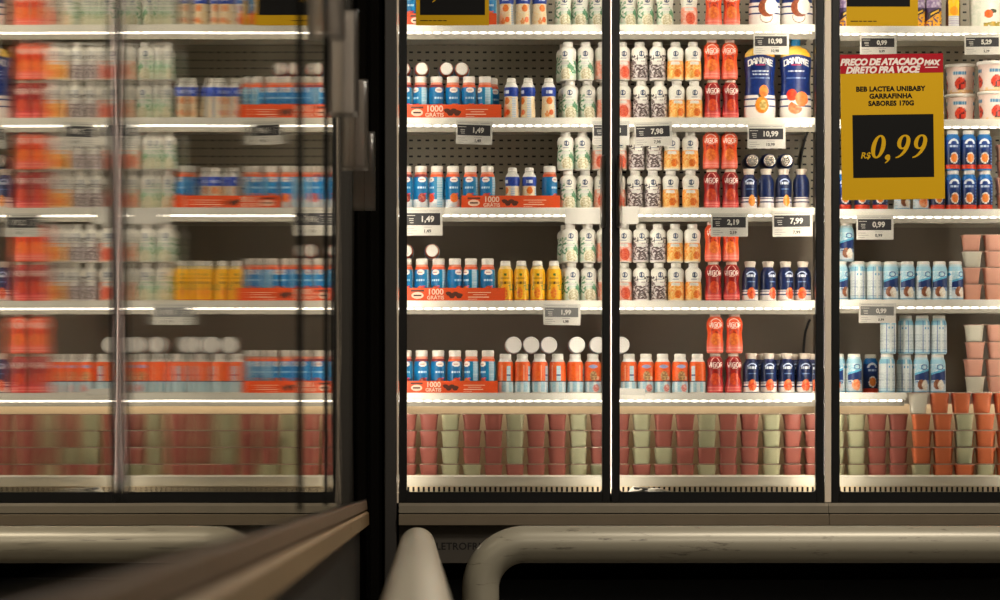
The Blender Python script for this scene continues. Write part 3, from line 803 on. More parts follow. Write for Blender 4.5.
for i, p in enumerate((887, 904.4, 921, 937.6)):
    put('k_back' if i < 2 else 'k_coco', 5, p, turn=(.4, .1, .1, 0)[i], depth=.0 if i == 0 else .036); put('k_back', 5, p + 1.2, 1, depth=.0 if i == 0 else .036, zbase=zt, turn=(.2, -.3, .5, .2)[i])
put('dino', 5, 870.5, depth=.12)

ORD = ['first', 'second', 'third', 'fourth', 'fifth', 'sixth', 'seventh', 'eighth', 'ninth', 'tenth', 'eleventh', 'twelfth']
def word_labels():
    by = {}
    for q in PLACED: by.setdefault((q['desc'], q['s'], q['d'], q['layer'], q['back'], q['lying']), []).append(q)
    twin = {}
    for q in PLACED: twin.setdefault((q['desc'], q['s'], q['d']), set()).add((q['layer'], q['back'], q['lying']))
    for key, lst in by.items():
        desc, s, d, layer, back, lying = key
        lst.sort(key=lambda q: q['px'])
        for i, q in enumerate(lst):
            t = [desc]
            if len(lst) > 1: t.append(ORD[i] + ' from corner')
            if lying: t.append('lying')
            elif back and layer: t.append('rear upper row')
            elif back: t.append('rear row')
            elif len(twin[(desc, s, d)]) > 1 or layer: t.append('upper layer' if layer else 'lower layer')
            t += [SHELF_WORD[s], DOOR_WORD[d]]
            q['o']['label'] = ', '.join(t)
word_labels()

# ------------------------------------------------------------------ dessert cups
def superring(bm, w, z, n=28, e=4.0):
    out = []
    for j in range(n):
        t = 2*PI*j/n; c, s = math.cos(t), math.sin(t)
        out.append(bm.verts.new((w*math.copysign(abs(c)**(2/e), c), w*math.copysign(abs(s)**(2/e), s), z)))
    return out
def make_cup(color, rimm):
    r = empty('dessert_cup')
    bm = bmesh.new(); h = 16.2*U
    rings = [superring(bm, w*U, z*U) for w, z in ((7.0, 0), (7.6, .5), (8.9, 12.6), (9.15, 12.9), (9.5, 15.4))]
    for a, b in zip(rings, rings[1:]):
        for j in range(len(a)):
            f = bm.faces.new((a[j], a[(j+1) % len(a)], b[(j+1) % len(a)], b[j])); f.smooth = True
    bm.faces.new(rings[0][::-1])
    me = bpy.data.meshes.new('cup'); bm.to_mesh(me); bm.free(); link('cup', me, color, r)
    bm = bmesh.new()
    rr = [superring(bm, w*U, z*U, 28, 7.0) for w, z in ((9.4, 15.4), (10.3, 15.45), (10.4, 15.7), (10.4, 15.8))]
    for a, b in zip(rr, rr[1:]):
        for j in range(len(a)): bm.faces.new((a[j], a[(j+1) % len(a)], b[(j+1) % len(a)], b[j]))
    me = bpy.data.meshes.new('rim'); bm.to_mesh(me); bm.free(); link('rim', me, rimm, r)
    bm = bmesh.new()
    rr = [superring(bm, w*U, z*U, 28, 7.0) for w, z in ((10.3, 15.8), (10.35, 16.0), (10.2, 16.15))]
    for a, b in zip(rr, rr[1:]):
        for j in range(len(a)): bm.faces.new((a[j], a[(j+1) % len(a)], b[(j+1) % len(a)], b[j]))
    bm.faces.new(rr[-1]); bm.faces.new(rr[0][::-1])
    me = bpy.data.meshes.new('foil_lid'); bm.to_mesh(me); bm.free(); link('foil_lid', me, M['foil'], r)
    return dict(root=r, used=False)
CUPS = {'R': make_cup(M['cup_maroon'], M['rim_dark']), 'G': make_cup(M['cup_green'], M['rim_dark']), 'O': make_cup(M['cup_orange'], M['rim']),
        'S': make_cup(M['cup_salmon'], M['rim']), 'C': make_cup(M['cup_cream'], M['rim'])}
CW = {'R': 'maroon', 'G': 'pale green', 'O': 'orange', 'S': 'salmon pink', 'C': 'cream'}
def put_cup(c, px, yf, z, label, group, zs=1.0):
    K = CUPS[c]; o = K['root'] if not K['used'] else copy_thing(K['root']); K['used'] = True
    yc = yf + 10.45*U
    o.location = (X(px, yc), yc, z); o.scale = (1, 1, zs); tag(o, label, 'cup', group)
DECK_Z = Z(480.4, YPR)
YCUP = 10.888
PITCH = 16.75*U
cols = [(407.6, 'RRRR'), (429, 'RRRR'), (450.5, 'GGGG'), (472, 'RRRG'), (493.5, 'RRRR'), (515, 'GGGR'), (536, 'RRRR'), (557, 'RRRR'), (578, 'GGGG'), (599.2, 'RRRG'),
        (620.4, 'RRRR'), (641.6, 'GGGR'), (663.4, 'RRGR'), (685, 'RRRR'), (706.6, 'GGRG'), (728, 'RRRR'), (749.4, 'RRRR'), (771, 'GGGG'), (792.2, 'RRRR'), (813.2, 'RRRR'),
        (835.2, 'GGGG'), (856, 'GGGG'), (877, 'RRRR'), (898, 'RRRR')]
TIER = ['topmost', 'second', 'third', 'lowest']
cnt = {}
for px, cc in cols:
    d = door_of(px); cnt[d] = cnt.get(d, 0) + 1
    for row, c in enumerate(cc):
        put_cup(c, px, YCUP, DECK_Z + .0005 + (3-row)*PITCH, '%s dessert cup, %s tier of %s stack from corner, bottom deck, %s' % (CW[c], TIER[row], ORD[cnt[d]-1], DOOR_WORD[d]), 'dessert cups on the bottom deck')
YC2 = YCUP - .022
n = 0
for px, cc in ((921, 'OOOOG'), (942.4, 'OOOOO'), (963.6, 'OOGGO'), (984.8, 'OOOOG'), (1006, 'OOOOO')):
    n += 1
    for row in range(1, 4): put_cup('O', px + 1.2, YCUP + .046, DECK_Z + .0005 + (3-row)*PITCH, 'added orange dessert cup, %s tier of %s stack of the rear row, bottom deck, end door' % (TIER[row], ORD[n-1]), 'added dessert cups in the rear row')  # rear cups added so the gaps between the front stacks glow orange
    cc = {1: 'COOOG', 2: 'OOOOO', 3: 'OGGGO', 4: 'OOOOG', 5: 'OOOOO'}[n]
    for row, c in enumerate(cc):
        put_cup(c, px - (3 if row == 0 else 0), YC2 - (.0 if row else .0), DECK_Z + .0005 + (4-row)*PITCH, '%s dessert cup, tier %s of %s taller front stack, bottom deck, end door' % (CW[c], (['one from above'] + TIER)[row] if row else 'highest', ORD[n-1]), 'dessert cups in the taller stacks', 1.28 if row == 0 else 1.0)
for s, rows, where in ((4, ('SS', 'CS', 'SS', 'SS'), 'fourth shelf'), (5, ('CS', 'SS', 'SS', 'CS'), 'fifth shelf'), (3, ('S', 'S', 'S', 'S'), 'third shelf')):
    for row, cc in enumerate(rows):
        for j, c in enumerate(cc):
            px = {4: 971, 5: 974, 3: 1005.5}[s] + j*21.8 + (0, 1.0, -.6, .8)[row]
            put_cup(c, px, YPR + (.036 if s == 5 else 0), shelf_z(2, s) + .0005 + (3-row)*(17.3 if s == 5 else 16.5)*U, '%s dessert cup, %s tier of %s stack from corner, %s, end door' % (CW[c], TIER[row], ORD[j], where), 'dessert cups stacked on the end shelves', 1.055 if s == 5 else 1.01)

# ------------------------------------------------------------------ the two display refrigerators of the back wall
YB = 11.23
TOPZ = Z(-135, YDOOR)
def frame_ring(b, x0, x1, z0, z1, w, y0, y1, wb=None):
    wb = wb or w
    b.box(x0, x0+w, y0, y1, z0, z1, .002); b.box(x1-w, x1, y0, y1, z0, z1, .002)
    b.box(x0+w, x1-w, y0, y1, z0, z0+wb); b.box(x0+w, x1-w, y0, y1, z1-w, z1)
    # rounded inner corners
    for sx, cx in ((1, x0+w), (-1, x1-w)):
        rr = .011; pts = [(cx, z0+wb)]
        pts += [(cx + sx*(rr - rr*math.sin(t)), z0 + wb + rr - rr*math.cos(t)) for t in [PI/2*i/6 for i in range(7)]]
        b.prism(pts, 'y', y0+.001, y1-.001)
def handle_mesh(b, xc, zc, h, y0, prot, w=.017):
    """clear D-shaped grip: flat bar with rounded ends standing off the frame"""
    n = 10; rr = w/2; pts = []
    for i in range(n+1): t = PI*i/n; pts.append((xc + rr*math.cos(t), zc + h/2 - rr + rr*math.sin(t)))
    for i in range(n+1): t = PI + PI*i/n; pts.append((xc + rr*math.cos(t), zc - h/2 + rr + rr*math.sin(t)))
    inner = [(xc + (p[0]-xc)*.55, zc + (p[1]-zc)*.972) for p in pts]
    A = [[b.bm.verts.new(Vector((p[0], y, p[1])) - b.off) for p in L] for L, y in ((pts, y0-.0004), (pts, y0-prot+.004), ([(xc + (p[0]-xc)*.8, zc + (p[1]-zc)*.99) for p in pts], y0-prot), (inner, y0-prot), (inner, y0-prot+.010))]
    m = len(pts)
    for L0, L1 in zip(A, A[1:]):
        for i in range(m):
            f = b.bm.faces.new((L0[i], L0[(i+1) % m], L1[(i+1) % m], L1[i])); f.smooth = True
    b.bm.faces.new(A[-1])
def refrigerator(name, unit, px0, px1, ix0, ix1, doors, label):
    f0, f1 = X(px0, YDOOR), X(px1, YDOOR)
    x0, x1 = X(ix0, 10.92), X(ix1, 10.92)
    root = empty(name, ((x0+x1)/2, 10.9, 0)); off = Vector(root.location)
    def mb():
        b = MB(); b.off = off; return b
    zd = DECK_Z - .001
    # shell: back, sides, roof, plinth
    b = mb()
    b.box(x0, x1, YB, YB+.06, .02, TOPZ+.12); b.box(x0, x1, 10.76, YB, TOPZ, TOPZ+.12)
    b.box(x0, x1, 10.95, YB, .02, .20)
    b.build('shell', M['void'], root)
    b = mb(); b.box(x0, x1, 10.737, YB, Z(512, YDOOR), Z(493.2, 10.735)); b.build('base_tank', M['dark_post'], root)
    b = mb(); b.box(f0, f1, 10.74, 10.76, Z(563, 10.74), Z(526, 10.74)); kp = b.build('kick_panel', M['kick'], root)
    if unit == 1:
        me = text_mesh('ELETROFRIO', .030, bold=.0006, align='LEFT', spacing=1.05)
        link('lettering', me, M['kick_text'], kp, Vector((X(430.5, 10.74), 10.7394, Z(546.6, 10.74))) - off)
    # stepped sill in front
    ya, yb2 = 10.66, 10.735
    b = mb(); b.prism([(10.735, Z(503, 10.69)), (10.692, Z(503, 10.69)), (10.678, Z(506, 10.68)), (10.678, Z(513, 10.68)), (10.735, Z(513, 10.68))], 'x', f0, f1); b.build('sill', M['sill_metal'], root)
    b = mb(); b.prism([(10.735, Z(514.2, 10.66)), (10.664, Z(514.2, 10.66)), (10.66, Z(515, 10.66)), (10.66, Z(525, 10.66)), (10.668, Z(526, 10.66)), (10.735, Z(526, 10.66))], 'x', f0, f1); b.build('sill_trim', M['sill_grey_brown'], root)
    # inner linings
    b = mb(); zs = shelf_z(unit, 3) - .03
    b.box(x0+.001, x1-.001, YB-.006, YB-.0005, zs, TOPZ - .001); b.build('perforated_back_panel', M['perforated'], root)
    b = mb(); b.box(x0+.001, x1-.001, YB-.006, YB-.0005, zd, zs - .0005); b.build('plain_back_panel', M['liner_dark'], root)
    b = mb(); b.box(x0, x0+.0008, 10.765, YB-.008, zd, TOPZ-.001); b.build('side_liner', M['liner_dark'], root)
    b = mb(); b.box(x1-.0008, x1, 10.765, YB-.008, zd, TOPZ-.001); b.build('side_liner', M['liner_dark'], root)
    # deck
    b = mb(); b.box(x0+.001, x1-.001, 10.84, YB-.008, zd-.019, zd-.0004); b.build('deck', M['liner_white'], root)
    b = mb(); b.box(x0+.001, x1-.001, YCUP + .190, YCUP + .194, zd, shelf_z(unit, 5) - .018); b.build('deck_back', M['deck_beige'], root)
    b = mb(); b.prism([(10.832, Z(475.2, 10.84)), (10.839, Z(475.0, 10.84)), (10.839, Z(487.4, 10.84)), (10.826, Z(487.0, 10.84)), (10.826, Z(477.0, 10.84))], 'x', x0+.001, x1-.001)
    b.build('deck_front', M['deck_grey'], root)
    b = mb(); zg0, zg1 = Z(492.2, 10.80), Z(486.2, 10.80)
    b.mi = 0; b.box(x0+.001, x1-.001, 10.800, 10.824, zg0-.01, zg0 + .0012); b.box(x0+.001, x1-.001, 10.800, 10.8245, zg1-.0018, zg1)
    xx = x0 + .02
    while xx < x1 - .02:
        b.box(xx, xx+.0088, 10.800, 10.803, zg0, zg1); xx += .0155
    b.mi = 1; b.box(x0+.001, x1-.001, 10.815, 10.817, zg0, zg1-.002)
    b.build('vent_grille', [M['deck_beige'], M['void']], root)
    # shelves, each with its light strip
    xa, xb = (X(394, YSH), X(816, YSH)) if unit == 1 else (X(836, YSH), x1 - .012)
    for s in (1, 2, 3, 4, 5):
        zt = shelf_z(unit, s); fb = .026 if (unit, s) == (2, 2) else .040
        b = mb()
        b.prism([(YSH, zt), (YSH, zt-.0215), (YSH+.0022, zt-.0222), (YSH+.0022, zt-.012), (YSH+.040, zt-.014), (YSH+.044, zt-.014), (YB-.012, zt-.018), (YB-.012, zt)], 'x', xa, xb)
        if (unit, s) == (2, 5):
            xe = X(906.0, YSH); b.bm.free(); b = mb()
            b.prism([(YSH, zt), (YSH, zt-.0215), (YSH+.0022, zt-.0222), (YSH+.0022, zt-.012), (YSH+.040, zt-.014), (YSH+.044, zt-.014), (YB-.012, zt-.018), (YB-.012, zt)], 'x', xa, xe)
            b.prism([(YSH+.078, zt), (YSH+.078, zt-.034), (YSH+.081, zt-.034), (YSH+.082, zt-.018), (YB-.012, zt-.018), (YB-.012, zt)], 'x', xe, xb)
        sh = b.build('shelf', M['shelf_white'], root)
        b = mb(); b.prism([(YSH+.040, zt-.0145), (YSH+.040, zt-fb), (YSH+.043, zt-fb), (YSH+.043, zt-.0145)], 'x', xa, (xe if (unit, s) == (2, 5) else xb)); b.build('front_beam', M['beam_grey'], sh)
        b = mb()
        b.prism([(YSH+.004, zt-.015), (YSH+.004, zt-.0262), (YSH+.008, zt-.0275), (YSH+.013, zt-.0225), (YSH+.013, zt-.015)], 'x', xa+.012, (xe if (unit, s) == (2, 5) else xb)-.012)
        b.build('light_strip', M['led'], sh)
    b = mb(); zt = shelf_z(unit, 5); b.box(xa+.012, xb-.012, YCUP+.15, YCUP+.165, zt-.027, zt-.0195); b.build('deck_light_strip', M['led_deck'], root)
    # a light strip under the canopy
    b = mb(); zt = TOPZ
    b.box(x0+.03, x1-.03, YSH, YSH+.014, zt-.012, zt-.001); b.build('canopy_light_strip', M['led'], root)
    # mullions with vertical light strips
    for mpx, w in ((611, 5), ) if unit == 1 else ():
        b = mb(); b.box(X(mpx-w, 10.77), X(mpx+w, 10.77), 10.762, 10.785, zd, TOPZ-.001); mu = b.build('mullion', M['mullion'], root)
    lights = [403.2, 606.4, 616, 819.6] if unit == 1 else [835.6, 1039]
    for lp in lights:
        b = mb(); b.box(X(lp-2.4, 10.75), X(lp+2.4, 10.75), 10.742, 10.752, Z(489, 10.75), TOPZ-.004); b.build('mullion_light_strip', M['led_v'], root)
    for (p0, p1, side) in doors:
        a, c = X(p0, YDOOR), X(p1, YDOOR); z0, z1 = Z(502, YDOOR), TOPZ - .01
        b = mb(); w = 8.0*k; frame_ring(b, a, c, z0, z1, w, YDOOR, YDOOR+.034, 10*k); dr = b.build('door', M['black_frame'], root)
        b = mb(); b.box(a+w-.006, c-w+.006, YDOOR+.014, YDOOR+.018, z0+w-.004, z1-w+.004); b.build('glass_pane', M['pane'], dr)
        if side:
            hx = (c - w*.92) if side > 0 else (a + w*.92)
            b = mb(); handle_mesh(b, hx, Z(192, YDOOR), 73*k, YDOOR, .032); b.build('handle', M['acrylic'], dr)
    tag(root, label, 'refrigerator', 'display refrigerators along the back wall')
    return root
refrigerator('display_refrigerator', 1, 399, 827.5, 393, 824.2, [(399, 610.3, 1), (611.8, 824, -1)], 'two-door lit display refrigerator beside the dark corner post, full of bottles')
refrigerator('display_refrigerator', 2, 828, 1046, 824.5, 1042, [(831.8, 1043, 0)], 'end display refrigerator behind the yellow price sign, tubs and orange cups inside')
# cover strip between the two units
b = MB(); b.box(X(824.6, 10.70), X(831.2, 10.70), 10.698, 10.733, Z(502.5, 10.7), TOPZ, .002)
tag(b.build('joint_cover', M['alu']), 'pale metal cover strip standing between the two back refrigerators', 'trim strip')

# corner post between the two runs
root = empty('corner_post', (X(383, 10.7), 10.72, 0)); off = Vector(root.location)
b = MB(); b.off = off; b.box(X(384.5, 10.68), X(396.6, 10.68), 10.675, 10.735, 0.0, TOPZ+.1, .003); b.build('post', M['dark_post'], root)
b = MB(); b.off = off
def vprism(b, pts, z0, z1):
    A = [b.bm.verts.new(Vector((p[0], p[1], z0)) - b.off) for p in pts]; B = [b.bm.verts.new(Vector((p[0], p[1], z1)) - b.off) for p in pts]
    n = len(pts)
    for i in range(n): b.bm.faces.new((A[i], A[(i+1) % n], B[(i+1) % n], B[i]))
    b.bm.faces.new(A[::-1]); b.bm.faces.new(B)
vprism(b, [(X(366.6, 10.70), 10.735), (X(371, 10.70), 10.702), (X(378, 10.70), 10.695), (X(384.3, 10.70), 10.712), (X(384.3, 10.70), 10.738), (X(366.6, 10.70), 10.738)], 0.0, TOPZ+.1)
b.build('filler_panel', M['black_gloss'], root)
b = MB(); b.off = off; b.box(X(396.9, 10.69), X(398.6, 10.69), 10.69, 10.733, Z(503, 10.69), TOPZ+.1); b.build('edge_strip', M['alu'], root)
tag(root, 'dark corner post where the two rows of refrigerators meet', 'post')

# ------------------------------------------------------------------ the side run: glass-fronted units whose doors mirror the back wall
XG = -58*k
UNIT = 1.284
def side_unit():
    root = empty('display_refrigerator', (XG, 0, 0))            # children built around the unit's middle
    h = UNIT/2 - .001
    zt = TOPZ
    b = MB(); b.box(-.86, -.80, -h, h, .02, zt+.12); b.box(-.80, -.03, -h, h, zt, zt+.12); b.box(-.80, -.03, -h, h, .02, ZC-.09)
    b.build('shell', M['void'], root)
    b = MB()
    b.box(-.80, -.03, -h, -h+.012, ZC-.09, zt); b.box(-.80, -.03, h-.012, h, ZC-.09, zt); b.build('side_liner', M['dark_post'], root)
    for s in (1, 2, 3, 4, 5):
        z = shelf_z(1, s)
        b = MB(); b.box(-.78, -.14, -h+.014, h-.014, z-.02, z); b.build('shelf', M['dark_post'], root)
    q = 0.003
    b = MB(); b.prism([(-.03, ZC-17*q), (-.004, ZC-17*q), (.001, ZC-19*q), (.003, ZC-27*q), (-.03, ZC-27*q)], 'y', -h, h); b.build('sill', M['sill_brown'], root)
    b = MB(); b.prism([(-.03, ZC-29*q), (.002, ZC-29*q), (.007, ZC-31*q), (.008, ZC-42*q), (.003, ZC-43.5*q), (-.03, ZC-43.5*q)], 'y', -h, h); b.build('sill_trim', M['sill_warm_lit'], root)
    b = MB(); b.box(-.05, -.02, -h, h, .06, ZC-44*q); b.build('kick_panel', M['dark_post'], root)
    z0, z1 = ZC-17*q, zt-.01
    for sgn in (-1, 1):
        ya, yb = (.0016, h-.001) if sgn > 0 else (-h+.001, -.0016)
        w = .026
        b = MB()
        b.box(-.026, 0, ya, ya+w, z0, z1); b.box(-.026, 0, yb-w, yb, z0, z1)
        b.box(-.026, 0, ya+w, yb-w, z0, z0+.018); b.box(-.026, 0, ya+w, yb-w, z1-w, z1)
        dr = b.build('door', M['black_frame'], root)
        b = MB(); b.box(0.0002, .004, ya, yb, z0+.003, z1); b.build('glass_pane', M['wavy'], dr)
        yc = (ya + .024) if sgn > 0 else (yb - .024)
        b = MB(); handle_mesh(b, yc, Z(192, YDOOR), .219, 0, .0315)
        hm = b.build('handle', M['acrylic'], dr)
        hm.data.transform(Matrix.Rotation(PI/2, 4, 'Z')); hm.data.transform(Matrix.Translation((.0044, 0, 0)))
    return root
side0 = side_unit()
NTH = ['next to the corner post', 'second away from the corner post', 'third away from the corner post', 'fourth away from the corner post', 'fifth away from the corner post', 'sixth away from the corner post', 'seventh away from the corner post', 'eighth away from the corner post']
for i in range(8):
    o = side0 if i == 0 else copy_thing(side0)
    o.location = (XG, 10.62 - UNIT*(i + .5) - (.005 if i == 7 else 0), 0)
    o.rotation_euler = (0, 0, (0, 0, .0002, -.0003, .0003, -.0004, .0006, -.0022)[i])   # the doors are not perfectly in line
    if i in (3, 4):                                                # two of the units carry a raised black edge strip where the doors meet
        b = MB(); b.box(.0042, .0082, -.0012, .0012, ZC-.04, TOPZ-.03); b.build('edge_strip', M['black_frame'], o)
    tag(o, 'dark refrigerator with mirroring glass doors, ' + NTH[i], 'refrigerator', 'display refrigerators of the side row')

# ------------------------------------------------------------------ bumper rails
PR = .054
def arc(c, u, v, r, a0, a1, n=14):
    return [Vector(c) + Vector(u)*r*math.cos(a0 + (a1-a0)*i/n) + Vector(v)*r*math.sin(a0 + (a1-a0)*i/n) for i in range(n+1)]
zr = ZC - .181
yr = 10.38
bx = X(480.5, yr); RB = .13
root = empty('bumper_rail', (bx, yr, 0)); off = Vector(root.location)
b = MB(); b.off = off
pts = [Vector((bx, yr, 0.004)), Vector((bx, yr, .1))] + arc((bx+RB, yr, zr-RB), (-1, 0, 0), (0, 0, 1), RB, 0, PI/2) 
pts += [Vector((bx+RB+.2*i, yr, zr)) for i in range(1, 10)]
ex = pts[-1].x
pts += arc((ex, yr, zr-RB), (0, 0, 1), (1, 0, 0), RB, 0.1, PI/2) + [Vector((ex+RB, yr, .1)), Vector((ex+RB, yr, .004))]
b.tube(pts, PR, 32); b.build('pipe', M['pipe'], root)
for xx in (bx, ex+RB):
    b = MB(); b.off = off; b.tube([(xx, yr, 0.0005), (xx, yr, .008)], .085, 32); b.build('floor_flange', M['sill_metal'], root)
tag(root, 'long scuffed grey pipe rail running in front of the back refrigerators', 'bumper rail')
xr = X(417.4, 10.4); y1 = 10.30
root = empty('bumper_rail', (xr, y1, 0)); off = Vector(root.location)
b = MB(); b.off = off; R2 = .10
pts = [Vector((xr, y1, .004)), Vector((xr, y1, .08))] + arc((xr, y1-R2, zr-R2), (0, 1, 0), (0, 0, 1), R2, 0, PI/2)
zr2 = zr
pts += [Vector((xr + .0019*.35*i, y1-R2-.35*i, zr)) for i in range(1, 27)]
xe2 = pts[-1].x
ey = pts[-1].y
pts += arc((xe2, ey, zr-R2), (0, 0, 1), (0, -1, 0), R2, .1, PI/2) + [Vector((xe2, ey-R2, .08)), Vector((xe2, ey-R2, .004))]
b.tube(pts, .0515, 32); b.build('pipe', M['pipe'], root)
for xx, yy in ((xr, y1), (xe2, ey-R2)):
    b = MB(); b.off = off; b.tube([(xx, yy, 0.0005), (xx, yy, .008)], .085, 32); b.build('floor_flange', M['sill_metal'], root)
tag(root, 'blurred grey pipe rail running along the side row towards the viewer', 'bumper rail')

# ------------------------------------------------------------------ shelf price tags
def price_tag(x0, x1, y0, y1, price, label, tilt=0.0, blank=False, faded=False, Yt=YSH-.0045):
    w, h = X(x1, Yt) - X(x0, Yt), Z(y0, Yt) - Z(y1, Yt)
    root = empty('shelf_price_tag', (X((x0+x1)/2, Yt), Yt, Z((y0+y1)/2, Yt))); root.rotation_euler = (0, tilt, 0)
    b = MB(); b.box(-w/2, w/2, -.0004, .0006, -h/2, h/2); b.build('card', M['card'], root)
    if not blank:
        im = M['ink_grey'] if faded else M['ink']
        b = MB(); b.box(-w*.46, w*.44, -.0008, -.0004, -h*.12, h*.33); b.build('price_band', im, root)
        link('price', text_mesh(price, h*.30, bold=.0008), M['card'], root, (w*.10, -.0010, h*.10))
        b = MB()
        for (a, c, z) in ((-.44, -.22, .24), (-.38, -.26, .12), (-.38, -.26, .05), (-.36, -.26, -.03)): b.box(w*a, w*c, -.0011, -.0008, h*z-.0008, h*z+.0008)
        b.build('band_print', M['card'], root)
        b = MB()
        for (a, c, z) in ((-.45, .1, .41), (.16, .42, .41), (-.45, -.25, -.24), (-.45, -.18, -.33), (-.45, -.28, -.42), (.0, .22, -.19)): b.box(w*a, w*c, -.0007, -.0004, h*z-.0005, h*z+.0005)
        b.build('fine_print', M['ink_grey'], root)
        link('small_price', text_mesh(price, h*.17, bold=.0003), M['ink'], root, (w*.10, -.0006, -h*.34))
    tag(root, label, 'price tag', 'shelf price tags'); return root
price_tag(456, 492.5, 121, 144.5, '1,49', 'white price tag 1,49 on second shelf edge under the tray of blue bottles', .035)
price_tag(404.5, 442.5, 208.5, 235.5, '1,49', 'white price tag 1,49 on third shelf edge next to the corner post', .0)
price_tag(543.5, 580.5, 304, 325, '1,99', 'faded price tag 1,99 on fourth shelf edge under the yellow bottles', .01, faded=True)
price_tag(592.5, 629.5, 121, 145, '7,98', 'price tag on second shelf edge half hidden by the door handles', 0)
price_tag(634.5, 672, 122, 146, '7,98', 'price tag 7,98 on second shelf edge under the dark berry bottles', -.03)
price_tag(747.5, 785.5, 124.5, 148.5, '10,99', 'price tag 10,99 on second shelf edge under the big navy bottles', 0)
price_tag(753.5, 789, 32.5, 54.5, '10,98', 'price tag on top shelf edge under the coconut bottles', 0)
price_tag(711, 748, 213, 236.5, '2,19', 'price tag 2,19 on third shelf edge under the red drink bottles', 0)
price_tag(772.5, 812.5, 211, 236.5, '7,99', 'price tag 7,99 on third shelf edge under the navy bottles', -.01)
price_tag(860, 896.5, 35, 54.5, '0,99', 'price tag 0,99 on top shelf edge just above the yellow sign', 0)
price_tag(964.5, 1001, 34, 54.5, '5,29', 'price tag 5,29 on top shelf edge above the pink tubs', -.01)
price_tag(856.5, 893.5, 215, 239.5, '0,99', 'price tag 0,99 on third shelf edge below the yellow sign', 0)
price_tag(859, 896, 303, 323, '0,99', 'price tag 0,99 on fourth shelf edge of the end refrigerator', .01, faded=True)
price_tag(565, 601, 208.5, 224, '', 'blank white tag holder on third shelf edge under green leaf bottles', 0, blank=True)
price_tag(618, 638.5, 206.5, 224, '', 'blank white tag holder on third shelf edge by the middle door frame', 0, blank=True)
price_tag(618, 645, 388.5, 395, '', 'narrow blank white strip on fifth shelf edge by the door frame', .03, blank=True)

# ------------------------------------------------------------------ yellow price signs
def ell_pts(cx, cz, rx, rz, a0=0, a1=2*PI, n=32): return [(cx + rx*math.cos(a0 + (a1-a0)*i/n), cz + rz*math.sin(a0 + (a1-a0)*i/n)) for i in range(n + (0 if a1-a0 > 6.2 else 1))]
def glyph(ch, h, shear=.22):
    """bold slanted serif numerals, as 2-D filled strips (list of quads)"""
    quads = []; lev = [0]
    def stroke(path):
        lev[0] += 1                           # path: (x, z, half thickness)
        P = [Vector((p[0], p[1])) for p in path]
        L, R = [], []
        for i, p in enumerate(P):
            t = (P[min(i+1, len(P)-1)] - P[max(i-1, 0)]).normalized(); nn = Vector((-t.y, t.x)) * path[i][2]
            L.append(p + nn); R.append(p - nn)
        for i in range(len(P)-1): quads.append((L[i], R[i], R[i+1], L[i+1], lev[0]))
    if ch in '0':
        stroke([(.27 + .20*math.cos(t), .5 + .45*math.sin(t), .035 + .055*abs(math.cos(t))**1.5) for t in [2*PI*i/40 for i in range(41)]])
    elif ch == '9':
        stroke([(.27 + .185*math.cos(t), .68 + .27*math.sin(t), .032 + .052*abs(math.cos(t))**1.5) for t in [2*PI*i/36 for i in range(37)]])
        stroke([(.455, .70, .085), (.455, .56, .085), (.43, .42, .080), (.37, .27, .068), (.28, .15, .052), (.18, .07, .038), (.06, .03, .024)])
    elif ch == '1':
        stroke([(.28, 1.0, .085), (.28, .05, .085)]); stroke([(.10, .025, .025), (.46, .025, .025)]); stroke([(.10, .86, .02), (.24, .97, .05)])
    elif ch == '4':
        stroke([(.36, 1.0, .08), (.36, .0, .08)]); stroke([(.34, .97, .03), (.06, .30, .03)]); stroke([(.04, .28, .05), (.54, .28, .05)])
    elif ch == ',':
        stroke([(.12 + .055*math.cos(t), .06 + .055*math.sin(t), .055) for t in [2*PI*i/16 for i in range(17)]])
        stroke([(.185, .05, .06), (.18, -.04, .05), (.14, -.12, .034), (.06, -.19, .012)])
    return [([((v.x + v.y*shear)*h, v.y*h) for v in q[:4]], q[4]) for q in quads]
ADV = {'0': .62, '9': .70, ',': .40, '1': .52, '4': .62}
def numerals(txt, h):
    b = MB(); x = 0
    for ch in txt:
        for q, lv in glyph(ch, h): b.face([(p[0] + x, -.00012*lv, p[1]) for p in q])
        x += ADV[ch]*h
    bmesh.ops.remove_doubles(b.bm, verts=b.bm.verts, dist=1e-6)
    for f in b.bm.faces:
        f.normal_update()
        if f.normal.y > 0: f.normal_flip()
    bmesh.ops.solidify(b.bm, geom=b.bm.faces[:], thickness=0.00005)
    me = bpy.data.meshes.new('numerals'); b.bm.to_mesh(me); b.bm.free()
    return me, x
